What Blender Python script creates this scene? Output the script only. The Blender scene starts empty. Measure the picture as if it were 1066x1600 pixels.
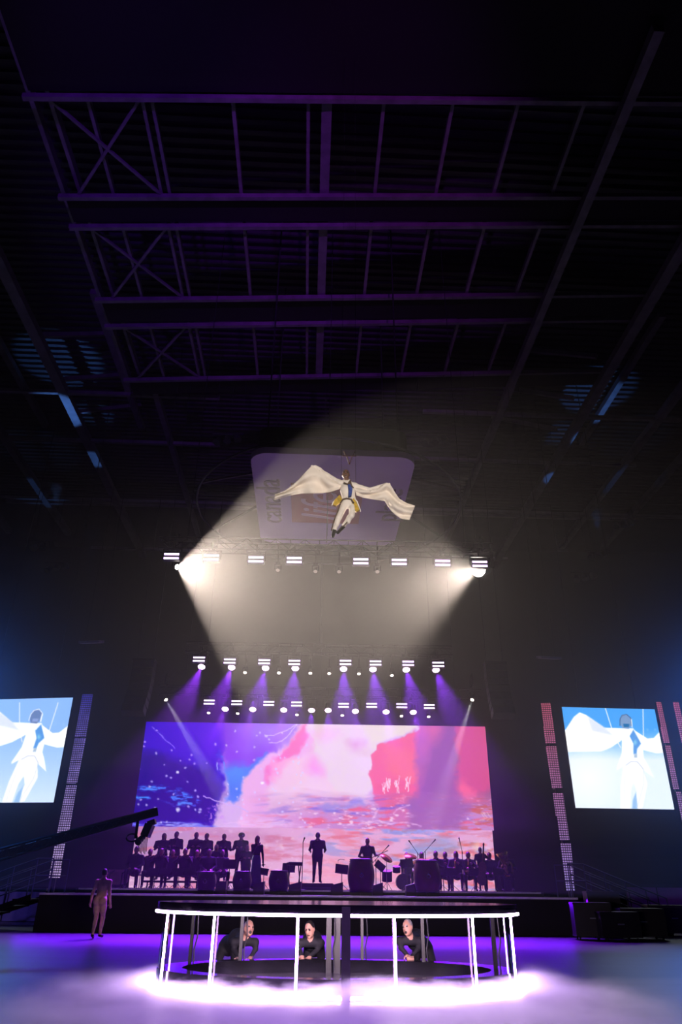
import bpy, bmesh, math, random
import numpy as np
from mathutils import Vector, Matrix
random.seed(7)
R = math.radians
scene = bpy.context.scene
COL = scene.collection

# ---------------------------------------------------------------- camera, world, exposure
F = 1100.0                      # focal length in pixels of the 1066 x 1600 frame
CAM = Vector((0.0, 0.0, 1.35))
PITCH, ROLL = R(28.0), R(0.55)
CROT = Matrix.Rotation(R(90) + PITCH, 3, 'X') @ Matrix.Rotation(ROLL, 3, 'Z')
cam_data = bpy.data.cameras.new('camera')
cam_data.sensor_fit = 'VERTICAL'
cam_data.sensor_height = 36.0
cam_data.lens = F / 1600.0 * 36.0
cam_data.clip_end = 300
cam = bpy.data.objects.new('camera', cam_data)
cam.matrix_world = Matrix.Translation(CAM) @ CROT.to_4x4()
COL.objects.link(cam)
scene.camera = cam
scene.view_settings.view_transform = 'Standard'
scene.view_settings.look = 'None'
scene.view_settings.gamma = 1
scene.view_settings.use_curve_mapping = False
scene.view_settings.exposure = 0.0
world = bpy.data.worlds.new('arena_dark')
scene.world = world
world.use_nodes = True
world.node_tree.nodes['Background'].inputs[0].default_value = (0.02, 0.012, 0.05, 1)
world.node_tree.nodes['Background'].inputs[1].default_value = 0.012
cy = scene.cycles
cy.max_bounces = 5; cy.diffuse_bounces = 2; cy.glossy_bounces = 3; cy.transmission_bounces = 4
cy.transparent_max_bounces = 16; cy.volume_bounces = 0
cy.caustics_reflective = False; cy.caustics_refractive = False
cy.sample_clamp_indirect = 4.0
cy.use_light_tree = True
cy.use_adaptive_sampling = True; cy.adaptive_threshold = 0.03; cy.adaptive_min_samples = 20

def ray(px, py):
    return (CROT @ Vector(((px - 533) / F, -(py - 800) / F, -1.0))).normalized()
def at(px, py, D, rot=0.0):
    """world point seen at a photo pixel on the upright plane Y = D + X*tan(rot)"""
    d = ray(px, py)
    t = D / (d.y - d.x * math.tan(R(rot)))
    return CAM + d * t
def atz(px, py, z):
    d = ray(px, py)
    return CAM + d * ((z - CAM.z) / d.z)
def project(P):
    P = np.asarray(P, float) - np.array(CAM)
    L = P @ np.array(CROT)
    return 533 + F * L[..., 0] / -L[..., 2], 800 - F * L[..., 1] / -L[..., 2]

# ---------------------------------------------------------------- lights of the hall and added fills
def spot_light(name, loc, target, watts, color, deg, blend=0.3, radius=0.08, parent=None):
    l = bpy.data.lights.new(name, 'SPOT')
    l.energy = watts; l.color = color; l.spot_size = R(deg); l.spot_blend = blend; l.shadow_soft_size = radius
    o = bpy.data.objects.new(name, l)
    loc = Vector(loc)
    q = (Vector(target) - loc).to_track_quat('-Z', 'Y')
    o.matrix_world = Matrix.Translation(loc) @ q.to_matrix().to_4x4()
    COL.objects.link(o)
    return o
VIOLET = (0.22, 0.02, 1.0)
# unseen violet washes added for the roof steel; blue washes at the sides
spot_light('roof_wash_fill', (-7.0, -6, 14.0), (-6.0, 21, 25.5), 9500, (0.26, 0.03, 1.0), 36, 1.0, 0.3)
spot_light('roof_wash_fill', (1.5, -6, 14.0), (0.5, 21, 25.5), 9500, (0.5, 0.05, 0.9), 34, 1.0, 0.3)
def area_light(name, loc, rot, sx, sy, watts, color):
    l = bpy.data.lights.new(name, 'AREA'); l.shape = 'RECTANGLE'; l.size = sx; l.size_y = sy; l.energy = watts; l.color = color; l.spread = R(130)
    o = bpy.data.objects.new(name, l); o.location = loc; o.rotation_euler = rot; COL.objects.link(o); return o
# added area lights without fixtures, brightening floor behind the drum and the kneeling men
area_light('stage_lip_fill', (-0.6, 25.75, 0.98), (R(-66), 0, 0), 19.0, 0.12, 170, (0.13, 0.0, 1.0))
area_light('slab_under_fill', (-0.1, 11.75, 0.96), (R(80), 0, 0), 4.2, 0.08, 170, (1.0, 0.74, 0.86))
spot_light('floor_wash_fill', (-5.0, 2.0, 9.0), (-0.8, 10.2, 0), 9000, (0.55, 0.26, 1.0), 34, 1.0, 0.4)  # unseen violet pair added on the camera side to tint floor and fog
spot_light('floor_wash_fill', (5.0, 2.0, 9.0), (0.8, 10.2, 0), 9000, (0.55, 0.26, 1.0), 34, 1.0, 0.4)
spot_light('side_blue_light', (-17.5, 31, 11), (-10.5, 14, 0), 14000, (0.02, 0.2, 1.0), 50, 0.9, 0.3)
spot_light('side_blue_light', (17.5, 31, 11), (10.5, 14, 0), 15000, (0.03, 0.2, 1.0), 50, 0.9, 0.3)
spot_light('stair_fill', (-11, 19, 6.5), (-14, 28, 0.6), 900, (0.16, 0.12, 1.0), 40, 0.8, 0.2)  # pair of spots added to lift the dark stairs, no fixture
spot_light('stair_fill', (11, 19, 6.5), (14, 28, 0.6), 700, (0.2, 0.06, 1.0), 40, 0.8, 0.2)
# added blue spots without fixtures, making the blue patches on the outer roof steel
for a_, b_, c_, w_, d_ in (((143, 1001), (95, 565), 28.2, 13000, 13), ((858, 1025), (932, 612), 28.2, 13000, 12), ((143, 1001), (146, 716), 25.3, 13000, 5.0), ((858, 1025), (872, 745), 25.3, 13000, 5.0), ((143, 1001), (60, 770), 25.3, 3500, 11), ((858, 1025), (985, 750), 25.3, 2000, 11)):
    tg_ = atz(*b_, c_); sg_ = 1 if tg_.x > 0 else -1
    spot_light('roof_blue_fill', tg_ + Vector((-sg_ * 0.6, 2.2, -8.4)), tg_, w_ * 0.13, (0.12, 0.34, 1.0), d_ * 2.6, 0.35, 0.12)
# follow spot from behind the photographer, held on the flying performer
spot_light('follow_spot_light', (2.5, -9, 3.2), at(540, 782, 13.5), 17000, (1.0, 0.9, 0.82), 11.0, 0.4, 0.15)

# ---------------------------------------------------------------- materials
def lin(c):
    c = np.asarray(c, float)
    if c.max() > 1.0: c = c / 255.0
    return np.where(c <= 0.04045, c / 12.92, ((c + 0.055) / 1.055) ** 2.4)
def rgba(c): 
    v = lin(c); return (float(v[0]), float(v[1]), float(v[2]), 1.0)
MATS = {}
def mat(name, col, rough=0.6, metal=0.0, var=0.15, scale=6.0, bump=0.0, spec=0.5):
    if name in MATS: return MATS[name]
    m = bpy.data.materials.new(name); m.use_nodes = True
    nt = m.node_tree; b = nt.nodes['Principled BSDF']
    tc = nt.nodes.new('ShaderNodeTexCoord'); n = nt.nodes.new('ShaderNodeTexNoise')
    n.inputs['Scale'].default_value = scale; n.inputs['Detail'].default_value = 4
    r = nt.nodes.new('ShaderNodeValToRGB')
    c = np.array(rgba(col)[:3])
    lo, hi = c * (1 - var), np.minimum(c * (1 + var), 1)
    r.color_ramp.elements[0].color = (*lo, 1); r.color_ramp.elements[1].color = (*hi, 1)
    r.color_ramp.elements[0].position = 0.3; r.color_ramp.elements[1].position = 0.7
    nt.links.new(tc.outputs['Object'], n.inputs['Vector']); nt.links.new(n.outputs['Fac'], r.inputs['Fac'])
    nt.links.new(r.outputs['Color'], b.inputs['Base Color'])
    b.inputs['Roughness'].default_value = rough; b.inputs['Metallic'].default_value = metal
    b.inputs['Specular IOR Level'].default_value = spec
    if bump:
        bp = nt.nodes.new('ShaderNodeBump'); bp.inputs['Strength'].default_value = bump
        nt.links.new(n.outputs['Fac'], bp.inputs['Height']); nt.links.new(bp.outputs['Normal'], b.inputs['Normal'])
    MATS[name] = m
    return m
def glow(name, col, strength):
    if name in MATS: return MATS[name]
    m = bpy.data.materials.new(name); m.use_nodes = True
    nt = m.node_tree; nt.nodes.clear()
    e = nt.nodes.new('ShaderNodeEmission'); o = nt.nodes.new('ShaderNodeOutputMaterial')
    e.inputs[0].default_value = rgba(col); e.inputs[1].default_value = strength
    nt.links.new(e.outputs[0], o.inputs[0]); MATS[name] = m
    return m

# ---------------------------------------------------------------- mesh builder
class MB:
    def __init__(s): s.v = []; s.f = []
    def add(s, vs, fs):
        o = len(s.v); s.v += [tuple(v) for v in vs]; s.f += [tuple(i + o for i in f) for f in fs]; return s
    def box(s, c, size, M=None):
        x, y, z = size[0] / 2, size[1] / 2, size[2] / 2
        vs = [Vector((a, b, d)) for a in (-x, x) for b in (-y, y) for d in (-z, z)]
        c = Vector(c)
        vs = [(M @ v if M else v) + c for v in vs]
        return s.add(vs, [(0, 1, 3, 2), (4, 6, 7, 5), (0, 4, 5, 1), (2, 3, 7, 6), (0, 2, 6, 4), (1, 5, 7, 3)])
    def bar(s, a, b, w, h):
        a = Vector(a); b = Vector(b); d = b - a
        q = d.to_track_quat('X', 'Z').to_matrix()
        return s.box((a + b) / 2, (d.length, w, h), q)
    def tube(s, a, b, r1, r2=None, n=10, caps=True):
        r2 = r1 if r2 is None else r2
        a = Vector(a); b = Vector(b)
        q = (b - a).to_track_quat('Z', 'Y').to_matrix()
        vs = []
        for p, r in ((a, r1), (b, r2)):
            for i in range(n):
                t = 2 * math.pi * i / n
                vs.append(p + q @ Vector((r * math.cos(t), r * math.sin(t), 0)))
        fs = [(i, (i + 1) % n, n + (i + 1) % n, n + i) for i in range(n)]
        if caps: fs += [tuple(range(n - 1, -1, -1)), tuple(range(n, 2 * n))]
        return s.add(vs, fs)
    def path(s, pts, r, n=8, closed=False):
        pts = [Vector(p) for p in pts]; m = len(pts); vs = []
        for i, p in enumerate(pts):
            a = pts[i - 1] if (i > 0 or closed) else p
            b = pts[(i + 1) % m] if (i < m - 1 or closed) else p
            d = (b - a).normalized()
            up = Vector((0, 0, 1)) if abs(d.z) < 0.9 else Vector((1, 0, 0))
            sx = d.cross(up).normalized(); sy = sx.cross(d)
            for k in range(n):
                t = 2 * math.pi * k / n
                vs.append(p + sx * (r * math.cos(t)) + sy * (r * math.sin(t)))
        fs = []
        for i in range(m if closed else m - 1):
            j = (i + 1) % m
            fs += [(i * n + k, i * n + (k + 1) % n, j * n + (k + 1) % n, j * n + k) for k in range(n)]
        if not closed: fs += [tuple(range(n - 1, -1, -1)), tuple((m - 1) * n + k for k in range(n))]
        return s.add(vs, fs)
    def lathe(s, prof, n=20, M=None, c=(0, 0, 0), caps=True):
        c = Vector(c); vs = []
        for r, z in prof:
            for i in range(n):
                t = 2 * math.pi * i / n
                v = Vector((r * math.cos(t), r * math.sin(t), z))
                vs.append((M @ v if M else v) + c)
        fs = []
        for j in range(len(prof) - 1):
            fs += [(j * n + i, j * n + (i + 1) % n, (j + 1) * n + (i + 1) % n, (j + 1) * n + i) for i in range(n)]
        if caps: fs += [tuple(range(n - 1, -1, -1)), tuple((len(prof) - 1) * n + i for i in range(n))]
        return s.add(vs, fs)
    def ell(s, c, r, M=None, n=14, m=8):
        return s.lathe([(math.sin(math.pi * j / m) if 0 < j < m else 1e-3, -math.cos(math.pi * j / m)) for j in range(m + 1)], n,
                       (M or Matrix.Identity(3)) @ Matrix.Diagonal(Vector(r)), c)
    def grid(s, fn, nu, nv, closed_u=False):
        vs = [fn(i / (nu if closed_u else nu - 1), j / (nv - 1)) for j in range(nv) for i in range(nu)]
        fs = []
        for j in range(nv - 1):
            for i in range(nu if closed_u else nu - 1):
                k = (i + 1) % nu
                fs.append((j * nu + i, j * nu + k, (j + 1) * nu + k, (j + 1) * nu + i))
        return s.add(vs, fs)
    def prism(s, poly, y0, y1):            # outline in (x, z), extruded along y
        n = len(poly)
        vs = [(x, y0, z) for x, z in poly] + [(x, y1, z) for x, z in poly]
        fs = [tuple(range(n - 1, -1, -1)), tuple(range(n, 2 * n))] + [(i, (i + 1) % n, n + (i + 1) % n, n + i) for i in range(n)]
        return s.add(vs, fs)
    def mesh(s, name, m, smooth=False):
        me = bpy.data.meshes.new(name)
        me.from_pydata(s.v, [], s.f)
        bm = bmesh.new(); bm.from_mesh(me); bmesh.ops.recalc_face_normals(bm, faces=bm.faces); bm.to_mesh(me); bm.free()
        if m: me.materials.append(m)
        if smooth: me.polygons.foreach_set('use_smooth', [True] * len(me.polygons))
        return me
    def build(s, name, m, parent=None, smooth=False, loc=None):
        o = bpy.data.objects.new(name, s.mesh(name, m, smooth))
        COL.objects.link(o)
        if parent: o.parent = parent
        if loc is not None: o.location = loc
        return o
def smooth_by_angle(o, deg=40):
    me = o.data
    me.polygons.foreach_set('use_smooth', [True] * len(me.polygons))
    bm = bmesh.new(); bm.from_mesh(me)
    for e in bm.edges:
        if len(e.link_faces) == 2 and e.calc_face_angle(0) > R(deg): e.smooth = False
    bm.to_mesh(me); bm.free()
    return o
def tag(o, label, cat, group=None):
    o['label'] = label; o['category'] = cat
    if group: o['group'] = group
    return o
def thing(name, label, cat, loc=(0, 0, 0), rotz=0, group=None):
    o = bpy.data.objects.new(name, None)
    o.empty_display_size = 0.2
    COL.objects.link(o); o.location = loc; o.rotation_euler = (0, 0, rotz)
    return tag(o, label, cat, group)
def structure(o): o['kind'] = 'structure'; return o
def inst(name, me, parent=None, loc=(0, 0, 0), rot=(0, 0, 0), scale=None):
    o = bpy.data.objects.new(name, me); COL.objects.link(o)
    if parent: o.parent = parent
    o.location = loc; o.rotation_euler = rot
    if scale: o.scale = scale
    return o
def copy_tree(src, loc, label, rotz=None):
    r = src.copy(); COL.objects.link(r); r.location = loc; r['label'] = label
    if rotz is not None: r.rotation_euler = (0, 0, rotz)
    def kids(a, b):
        for ch in list(a.children):
            c = ch.copy(); COL.objects.link(c); c.parent = b; kids(ch, c)
    kids(src, r)
    return r
BLACK = mat('black_paint', (16, 15, 20), 0.5)
BLACKGLOSS = mat('black_gloss', (10, 9, 14), 0.14, 0.0, 0.2, 3)
CLOTHBLACK = mat('black_cloth', (20, 18, 26), 0.9, bump=0.05)
STEEL = mat('roof_steel', (120, 118, 126), 0.55, 0.3, 0.25, 2.0)
DARKSTEEL = mat('dark_steel', (52, 52, 60), 0.5, 0.6, 0.2, 4)
ALU = mat('aluminium', (150, 150, 160), 0.35, 0.9, 0.1, 8)
# ================================================================ the hall: floor, roof, walls
def floor_material():
    m = mat('arena_floor', (44, 41, 60), 0.42, 0.0, 0.3, 0.7)
    nt = m.node_tree
    n = [x for x in nt.nodes if x.type == 'TEX_NOISE'][0]
    tc = [x for x in nt.nodes if x.type == 'TEX_COORD'][0]
    mp = nt.nodes.new('ShaderNodeMapping'); mp.inputs['Scale'].default_value = (0.35, 2.6, 1)
    nt.links.new(tc.outputs['Object'], mp.inputs['Vector']); nt.links.new(mp.outputs['Vector'], n.inputs['Vector'])
    bp = nt.nodes.new('ShaderNodeBump'); bp.inputs['Strength'].default_value = 0.12
    nt.links.new(n.outputs['Fac'], bp.inputs['Height'])
    nt.links.new(bp.outputs['Normal'], nt.nodes['Principled BSDF'].inputs['Normal'])
    return m
o = structure(MB().box((0, 22, -0.1), (96, 92, 0.2)).build('floor', floor_material()))
DRAPE = mat('black_drape', (5, 5, 8), 1.0, 0, 0.3, 1.5, spec=0.0)
def drape(name, a, b, h, waves):
    a = Vector(a); b = Vector(b); n = (b - a).cross(Vector((0, 0, 1))).normalized()
    m = MB(); N = waves * 6
    m.grid(lambda u, v: a.lerp(b, u) + n * (0.0 * math.sin(u * waves * 2 * math.pi)) + Vector((0, 0, v * h)), N, 2)
    return structure(m.build(name, DRAPE, None, True))
drape('wall_back', (-45, 58, 0), (45, 58, 0), 29, 90)
drape('wall_left', (-38, -20, 0), (-38, 58, 0), 29, 70)
drape('wall_right', (38, 58, 0), (38, -20, 0), 29, 70)

BROT = R(2.4)                               # the roof grid runs slightly off the stage axis
ZC = 25.35
ZH = ZC + 2.92                               # underside of the roof deck
ceil = MB().box((0, 28, ZC + 3.0), (80, 76, 0.12)).build('ceiling', mat('roof_deck', (70, 70, 78), 0.6, 0.4, 0.2, 1.0))
ceil.rotation_euler = (0, 0, BROT); structure(ceil)
rib = MB().box((0, 0, 0), (64, 0.10, 0.16)).mesh('deck_rib', mat('rib_steel', (64, 64, 72), 0.55, 0.3, 0.25, 2.0))
for i in range(84):
    inst('deck_rib', rib, ceil, (0, 12 + 0.46 * i, ZC + 2.86))
TILT = 0.07                                  # the three middle bays hang out of level
def beam(name, a, b, w, h, m=STEEL, tilt=0.0):
    a, b = Vector(a), Vector(b); a.z += tilt * a.x; b.z += tilt * b.x
    return MB().bar(a, b, w, h).build(name, m, ceil)
def bu(px, py):                              # lateral offset of a roof point in the roof's own frame
    p = atz(px, py, ZC); return (Matrix.Rotation(-BROT, 3, 'Z') @ p)
BAYS = [(14.8, 18.7), (20.1, 24.1), (25.8, 29.8)]
for k, (v0, v1) in enumerate(BAYS):
    for v in (v0, v1): beam('lateral_rail', (-10.2, v, ZC), (16, v, ZC), 0.16, 0.22, tilt=TILT)
    for u, w in ((-8.15, 0.12), (-6.32, 0.12), (-6.0, 0.12), (-3.25, 0.13), (-0.65, 0.12), (0.0, 0.36), (2.0, 0.13), (4.45, 0.13), (6.8, 0.13), (9.2, 0.13)):
        beam('purlin', (u, v0 + 0.05, ZC + 0.25), (u, v1 - 0.05, ZC + 0.25), w, 0.25, tilt=TILT)
    for a, b in (((-9.5, v0), (-6.3, v1)), ((-9.5, v1), (-6.3, v0))):
        beam('cross_brace', (a[0], a[1], ZC + 0.1), (b[0], b[1], ZC + 0.1), 0.1, 0.1, tilt=TILT)
WALK = mat('catwalk_black', (14, 13, 16), 0.8)
for v0, v1 in ((10.5, 14.7), (18.8, 20.0), (24.2, 25.7), (29.9, 31.2)):
    beam('catwalk_deck', (-10, (v0 + v1) / 2, ZC + 0.16), (16, (v0 + v1) / 2, ZC + 0.16), v1 - v0 - 0.1, 0.1, WALK, TILT)
for u, w in ((-10.2, 0.16), (-9.55, 0.14), (10.4, 0.34), (-14.1, 0.5), (15.2, 0.5), (-19.1, 0.42), (19.7, 0.42), (-23.6, 0.4), (23.0, 0.36)):
    v1 = {-10.2: 31, -9.55: 30}.get(u, 54 if abs(u) < 17 else 50)
    beam('long_beam', (u, 12, ZC + 0.05), (u, v1, ZC + 0.05), w, 0.4)
beam('long_beam', (-9.0, 31, ZC + 0.05), (-9.0, 52, ZC + 0.05), 0.3, 0.4)
for v, u0, u1 in ((32.0, -26, -5.5), (36.8, -21, -6), (37.6, 5, 20.5), (44.4, -27, 27), (45.0, -22, 23), (52.5, -18, -8), (52.5, 10, 16), (32.6, 6, 21)):
    beam('lateral_rod', (u0, v, ZC + 0.02), (u1, v, ZC + 0.02), 0.2, 0.2)
for sgn in (-1, 1):                           # raking struts that carry the outer roof deck
    for v in (27.5, 31.0, 34.0):
        beam('raking_strut', (sgn * 14.2, v, ZC + 0.1), (sgn * 11.2, v + 2.6, ZC + 2.7), 0.22, 0.22)
    for v0 in (26.5,):
        beam('deck_joist', (sgn * 11.4, v0, ZC + 2.2), (sgn * 11.4, v0 + 12, ZC + 2.2), 0.35, 0.35)
        beam('deck_joist', (sgn * 17.6, v0, ZC + 2.2), (sgn * 17.6, v0 + 12, ZC + 2.2), 0.35, 0.35)

# ---------------------------------------------------------------- scoreboard underside with the arena's name
ZS = 14.4
sc0 = (atz(515, 712, ZS) + atz(517, 850, ZS)) / 2
sb = thing('scoreboard', 'centre-hung scoreboard seen from below with rounded lilac name panel', 'scoreboard', (sc0.x, sc0.y, ZS), BROT)
y_near, y_far = atz(515, 712, ZS).y - sc0.y, atz(517, 851, ZS).y - sc0.y
hw = (atz(642, 735, ZS).x - atz(390, 735, ZS).x) / 2
def rrect(w, h, r, n=8):
    pts = []
    for cx, cyy, a0 in ((w - r, h - r, 0), (-w + r, h - r, 90), (-w + r, -h + r, 180), (w - r, -h + r, 270)):
        for i in range(n + 1):
            t = R(a0 + 90 * i / n); pts.append((cx + r * math.cos(t), cyy + r * math.sin(t)))
    return pts
def flat_prism(poly, z0, z1):
    n = len(poly); m = MB()
    return m.add([(x, y, z0) for x, y in poly] + [(x, y, z1) for x, y in poly],
                 [tuple(range(n - 1, -1, -1)), tuple(range(n, 2 * n))] + [(i, (i + 1) % n, n + (i + 1) % n, n + i) for i in range(n)])
SIGNLILAC = mat('sign_lilac', (190, 172, 214), 0.5, 0, 0.04, 1)
flat_prism(rrect(hw, (y_far - y_near) / 2, 0.62), 0.0, 0.25).build('name_panel', SIGNLILAC, sb)
flat_prism(rrect(hw * 0.93, (y_far - y_near) * 0.46, 0.5), 0.26, 1.3).build('housing', mat('scoreboard_black', (16, 14, 16), 0.8), sb)
Rr = (atz(745, 790, ZS).x - atz(315, 790, ZS).x) / 2
RY = atz(530, 684, ZS + .5).y - sc0.y + Rr
MB().path([(Rr * math.cos(t), RY + Rr * math.sin(t), 0.5) for t in np.linspace(0, 2 * math.pi, 65)[:-1]], 0.045, 8, True).build('ring_rail', DARKSTEEL, sb)
for t in np.linspace(0, 2 * math.pi, 9)[:-1] + 0.39:
    MB().bar((2.4 * math.cos(t), 2.7 * math.sin(t), 0.9), (Rr * math.cos(t), RY + Rr * math.sin(t), 0.5), 0.06, 0.08).build('ring_strut', DARKSTEEL, sb)
for sx in (-1, 1):
    for sy in (-1, 1):
        MB().tube((sx * 2.4, sy * 2.4, 1.3), (sx * 2.4, sy * 2.4, ZH - ZS), 0.03, n=6).build('hoist_cable', DARKSTEEL, sb)
MB().box((-0.15, -0.05, -0.02), (hw * 0.94, (y_far - y_near) * 0.43, 0.04)).build('logo_square', mat('sign_red', (176, 92, 96), 0.5, 0, 0.04, 1), sb)
def text_mesh(name, body, size, m, parent, loc, rot, extrude=0.012, shear=0.0):
    c = bpy.data.curves.new(name, 'FONT'); c.body = body; c.size = size; c.extrude = extrude
    c.align_x = 'CENTER'; c.align_y = 'CENTER'; c.shear = shear
    t = bpy.data.objects.new(name, c); COL.objects.link(t)
    dg = bpy.context.evaluated_depsgraph_get(); dg.update()
    me = bpy.data.meshes.new_from_object(t.evaluated_get(dg)); me.name = name
    bpy.data.objects.remove(t); bpy.data.curves.remove(c)
    me.materials.clear(); me.materials.append(m)
    return inst(name, me, parent, loc, rot)
SIGNGREY = mat('sign_grey', (112, 92, 118), 0.5, 0, 0.04, 1)
SIGNPALE = mat('sign_pale', (212, 182, 206), 0.5, 0, 0.04, 1)
# the underside is read from below, so the words face down
def under(name, body, size, m, x, y, z=-0.02, shear=0.0):
    o = text_mesh(name, body, size, m, sb, (x, y, z), (0, 0, 0), shear=shear)
    o.rotation_euler = (Matrix.Rotation(R(180), 3, 'X') @ Matrix.Rotation(R(90), 3, 'Z')).to_euler()
    return o
under('lettering', 'canada', 1.28, SIGNGREY, -hw * 0.80, -0.1)
under('lettering', 'place', 1.28, SIGNGREY, hw * 0.80, -0.1)
under('lettering', 'life', 2.0, SIGNPALE, -0.35, 0.1, -0.06, 0.25)

# ---------------------------------------------------------------- stage platform
SR = 1.2                                     # the stage sits slightly askew to the photographer
ZT, ZU = 1.08, 1.22
sl, sr_ = at(62, 1400, 26.1, SR), at(902, 1404, 26.1, SR)
smid = (sl + sr_) / 2; sw = (sr_ - sl).length
st = thing('stage_platform', 'long black stage platform with metal-trimmed front edge under the orchestra', 'stage', (smid.x, smid.y, 0), R(SR))
MB().box((0, 4.7, ZT / 2), (sw, 9.4, ZT)).build('deck', mat('stage_black', (20, 18, 28), 0.45, 0, 0.3, 2), st)
MB().box((0, -0.03, ZT / 2 - 0.03), (sw, 0.05, ZT - 0.08)).build('fascia', mat('stage_fascia', (12, 10, 16), 0.7, 0, 0.3, 1), st)
MB().box((0, -0.06, ZT - 0.02), (sw, 0.06, 0.055)).build('edge_trim', mat('pale_trim', (235, 230, 245), .4), st)
MB().box((0, 1.72, ZT + 0.06), (sw - 1.2, 0.05, 0.12)).build('riser_fascia', BLACK, st)
MB().box((0, 1.69, ZU - 0.02), (sw - 1.4, 0.05, 0.05)).build('riser_trim', MATS['pale_trim'], st)
MB().box((0, 5.55, (ZT + ZU) / 2), (sw - 1.2, 7.7, ZU - ZT)).build('riser_deck', MATS['stage_black'], st)
def stage_xy(px, D, z=ZU):
    """stage point straight under a photo column"""
    d = Vector((0, 0, 0))
    lo = at(px, 1390, D, SR); return Vector((lo.x, lo.y, z))
# ================================================================ light-emitting screens
def vnoise(x, y, seed=0):
    xi = np.floor(x).astype(np.int64); yi = np.floor(y).astype(np.int64); xf = x - xi; yf = y - yi
    def h(a, b):
        n = (a * 374761393 + b * 668265263 + seed * 974711) & 0x7fffffff
        n = ((n ^ (n >> 13)) * 1274126177) & 0x7fffffff
        return ((n ^ (n >> 16)) & 0xffff) / 65535.0
    u = xf * xf * (3 - 2 * xf); v = yf * yf * (3 - 2 * yf)
    return (h(xi, yi) * (1 - u) + h(xi + 1, yi) * u) * (1 - v) + (h(xi, yi + 1) * (1 - u) + h(xi + 1, yi + 1) * u) * v
def fbm(x, y, seed=0, oct=4):
    s = 0; a = 0.5; t = 0
    for k in range(oct):
        s = s + a * vnoise(x, y, seed + k * 17); t += a; x = x * 2.03; y = y * 2.03; a *= 0.5
    return s / t
class Painter:
    """the picture shown on an LED wall, computed per LED vertex"""
    def __init__(s, o, p, nu, nv):
        s.px, s.py = p; s.c = np.zeros(s.px.shape + (3,)); s.n = (nu, nv); s.wx = s.px; s.wy = s.py
    def warp(s, amp, sc, seed):
        s.wx = s.px + amp * (fbm(s.px / sc, s.py / sc, seed) - 0.5) * 2
        s.wy = s.py + amp * (fbm(s.px / sc, s.py / sc, seed + 5) - 0.5) * 2
        if amp > 3:
            s.wx = s.wx + amp * .5 * (fbm(s.px / sc * 4, s.py / sc * 4, seed + 9) - 0.5) * 2; s.wy = s.wy + amp * .5 * (fbm(s.px / sc * 4, s.py / sc * 4, seed + 13) - 0.5) * 2
    def blend(s, a, col):
        a = np.clip(a, 0, 1)[..., None]; s.c = s.c * (1 - a) + np.asarray(col, float) / 255.0 * a
    def sd(s, poly):
        x, y = s.wx, s.wy; d = np.full(x.shape, 1e9); inside = np.zeros(x.shape, bool); n = len(poly)
        for i in range(n):
            x0, y0 = poly[i]; x1, y1 = poly[(i + 1) % n]
            ex, ey = x1 - x0, y1 - y0
            t = np.clip(((x - x0) * ex + (y - y0) * ey) / (ex * ex + ey * ey + 1e-9), 0, 1)
            d = np.minimum(d, np.hypot(x - x0 - t * ex, y - y0 - t * ey))
            cr = (y0 > y) != (y1 > y)
            inside ^= cr & (x < ex * (y - y0) / (ey + (1e-9 if ey == 0 else 0)) + x0)
        return np.where(inside, -d, d)
    def fill(s, poly, col, soft=1.0, a=1.0, m=None):
        k = np.clip(0.5 - s.sd(poly) / (2 * soft), 0, 1) * a
        s.blend(k if m is None else k * m, col)
    def blob(s, cx, cyy, rx, ry, col, a=1.0, p=1.0):
        q = np.hypot((s.wx - cx) / rx, (s.wy - cyy) / ry)
        s.blend(a * np.clip(1.0 - q, 0, 1) ** p, col)
    def stroke(s, pts, w, col, a=1.0, m=None):
        d = np.full(s.px.shape, 1e9)
        for (x0, y0), (x1, y1) in zip(pts[:-1], pts[1:]):
            ex, ey = x1 - x0, y1 - y0
            t = np.clip(((s.wx - x0) * ex + (s.wy - y0) * ey) / (ex * ex + ey * ey + 1e-9), 0, 1)
            d = np.minimum(d, np.hypot(s.wx - x0 - t * ex, s.wy - y0 - t * ey))
        k = np.clip(1.2 - d / w, 0, 1) * a
        s.blend(k if m is None else k * m, col)
def led_material(name, strength):
    m = bpy.data.materials.new(name); m.use_nodes = True; nt = m.node_tree; nt.nodes.clear()
    at_ = nt.nodes.new('ShaderNodeVertexColor'); at_.layer_name = 'led'
    e = nt.nodes.new('ShaderNodeEmission'); o = nt.nodes.new('ShaderNodeOutputMaterial')
    e.inputs[1].default_value = strength
    nt.links.new(at_.outputs[0], e.inputs[0]); nt.links.new(e.outputs[0], o.inputs[0])
    return m
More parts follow.
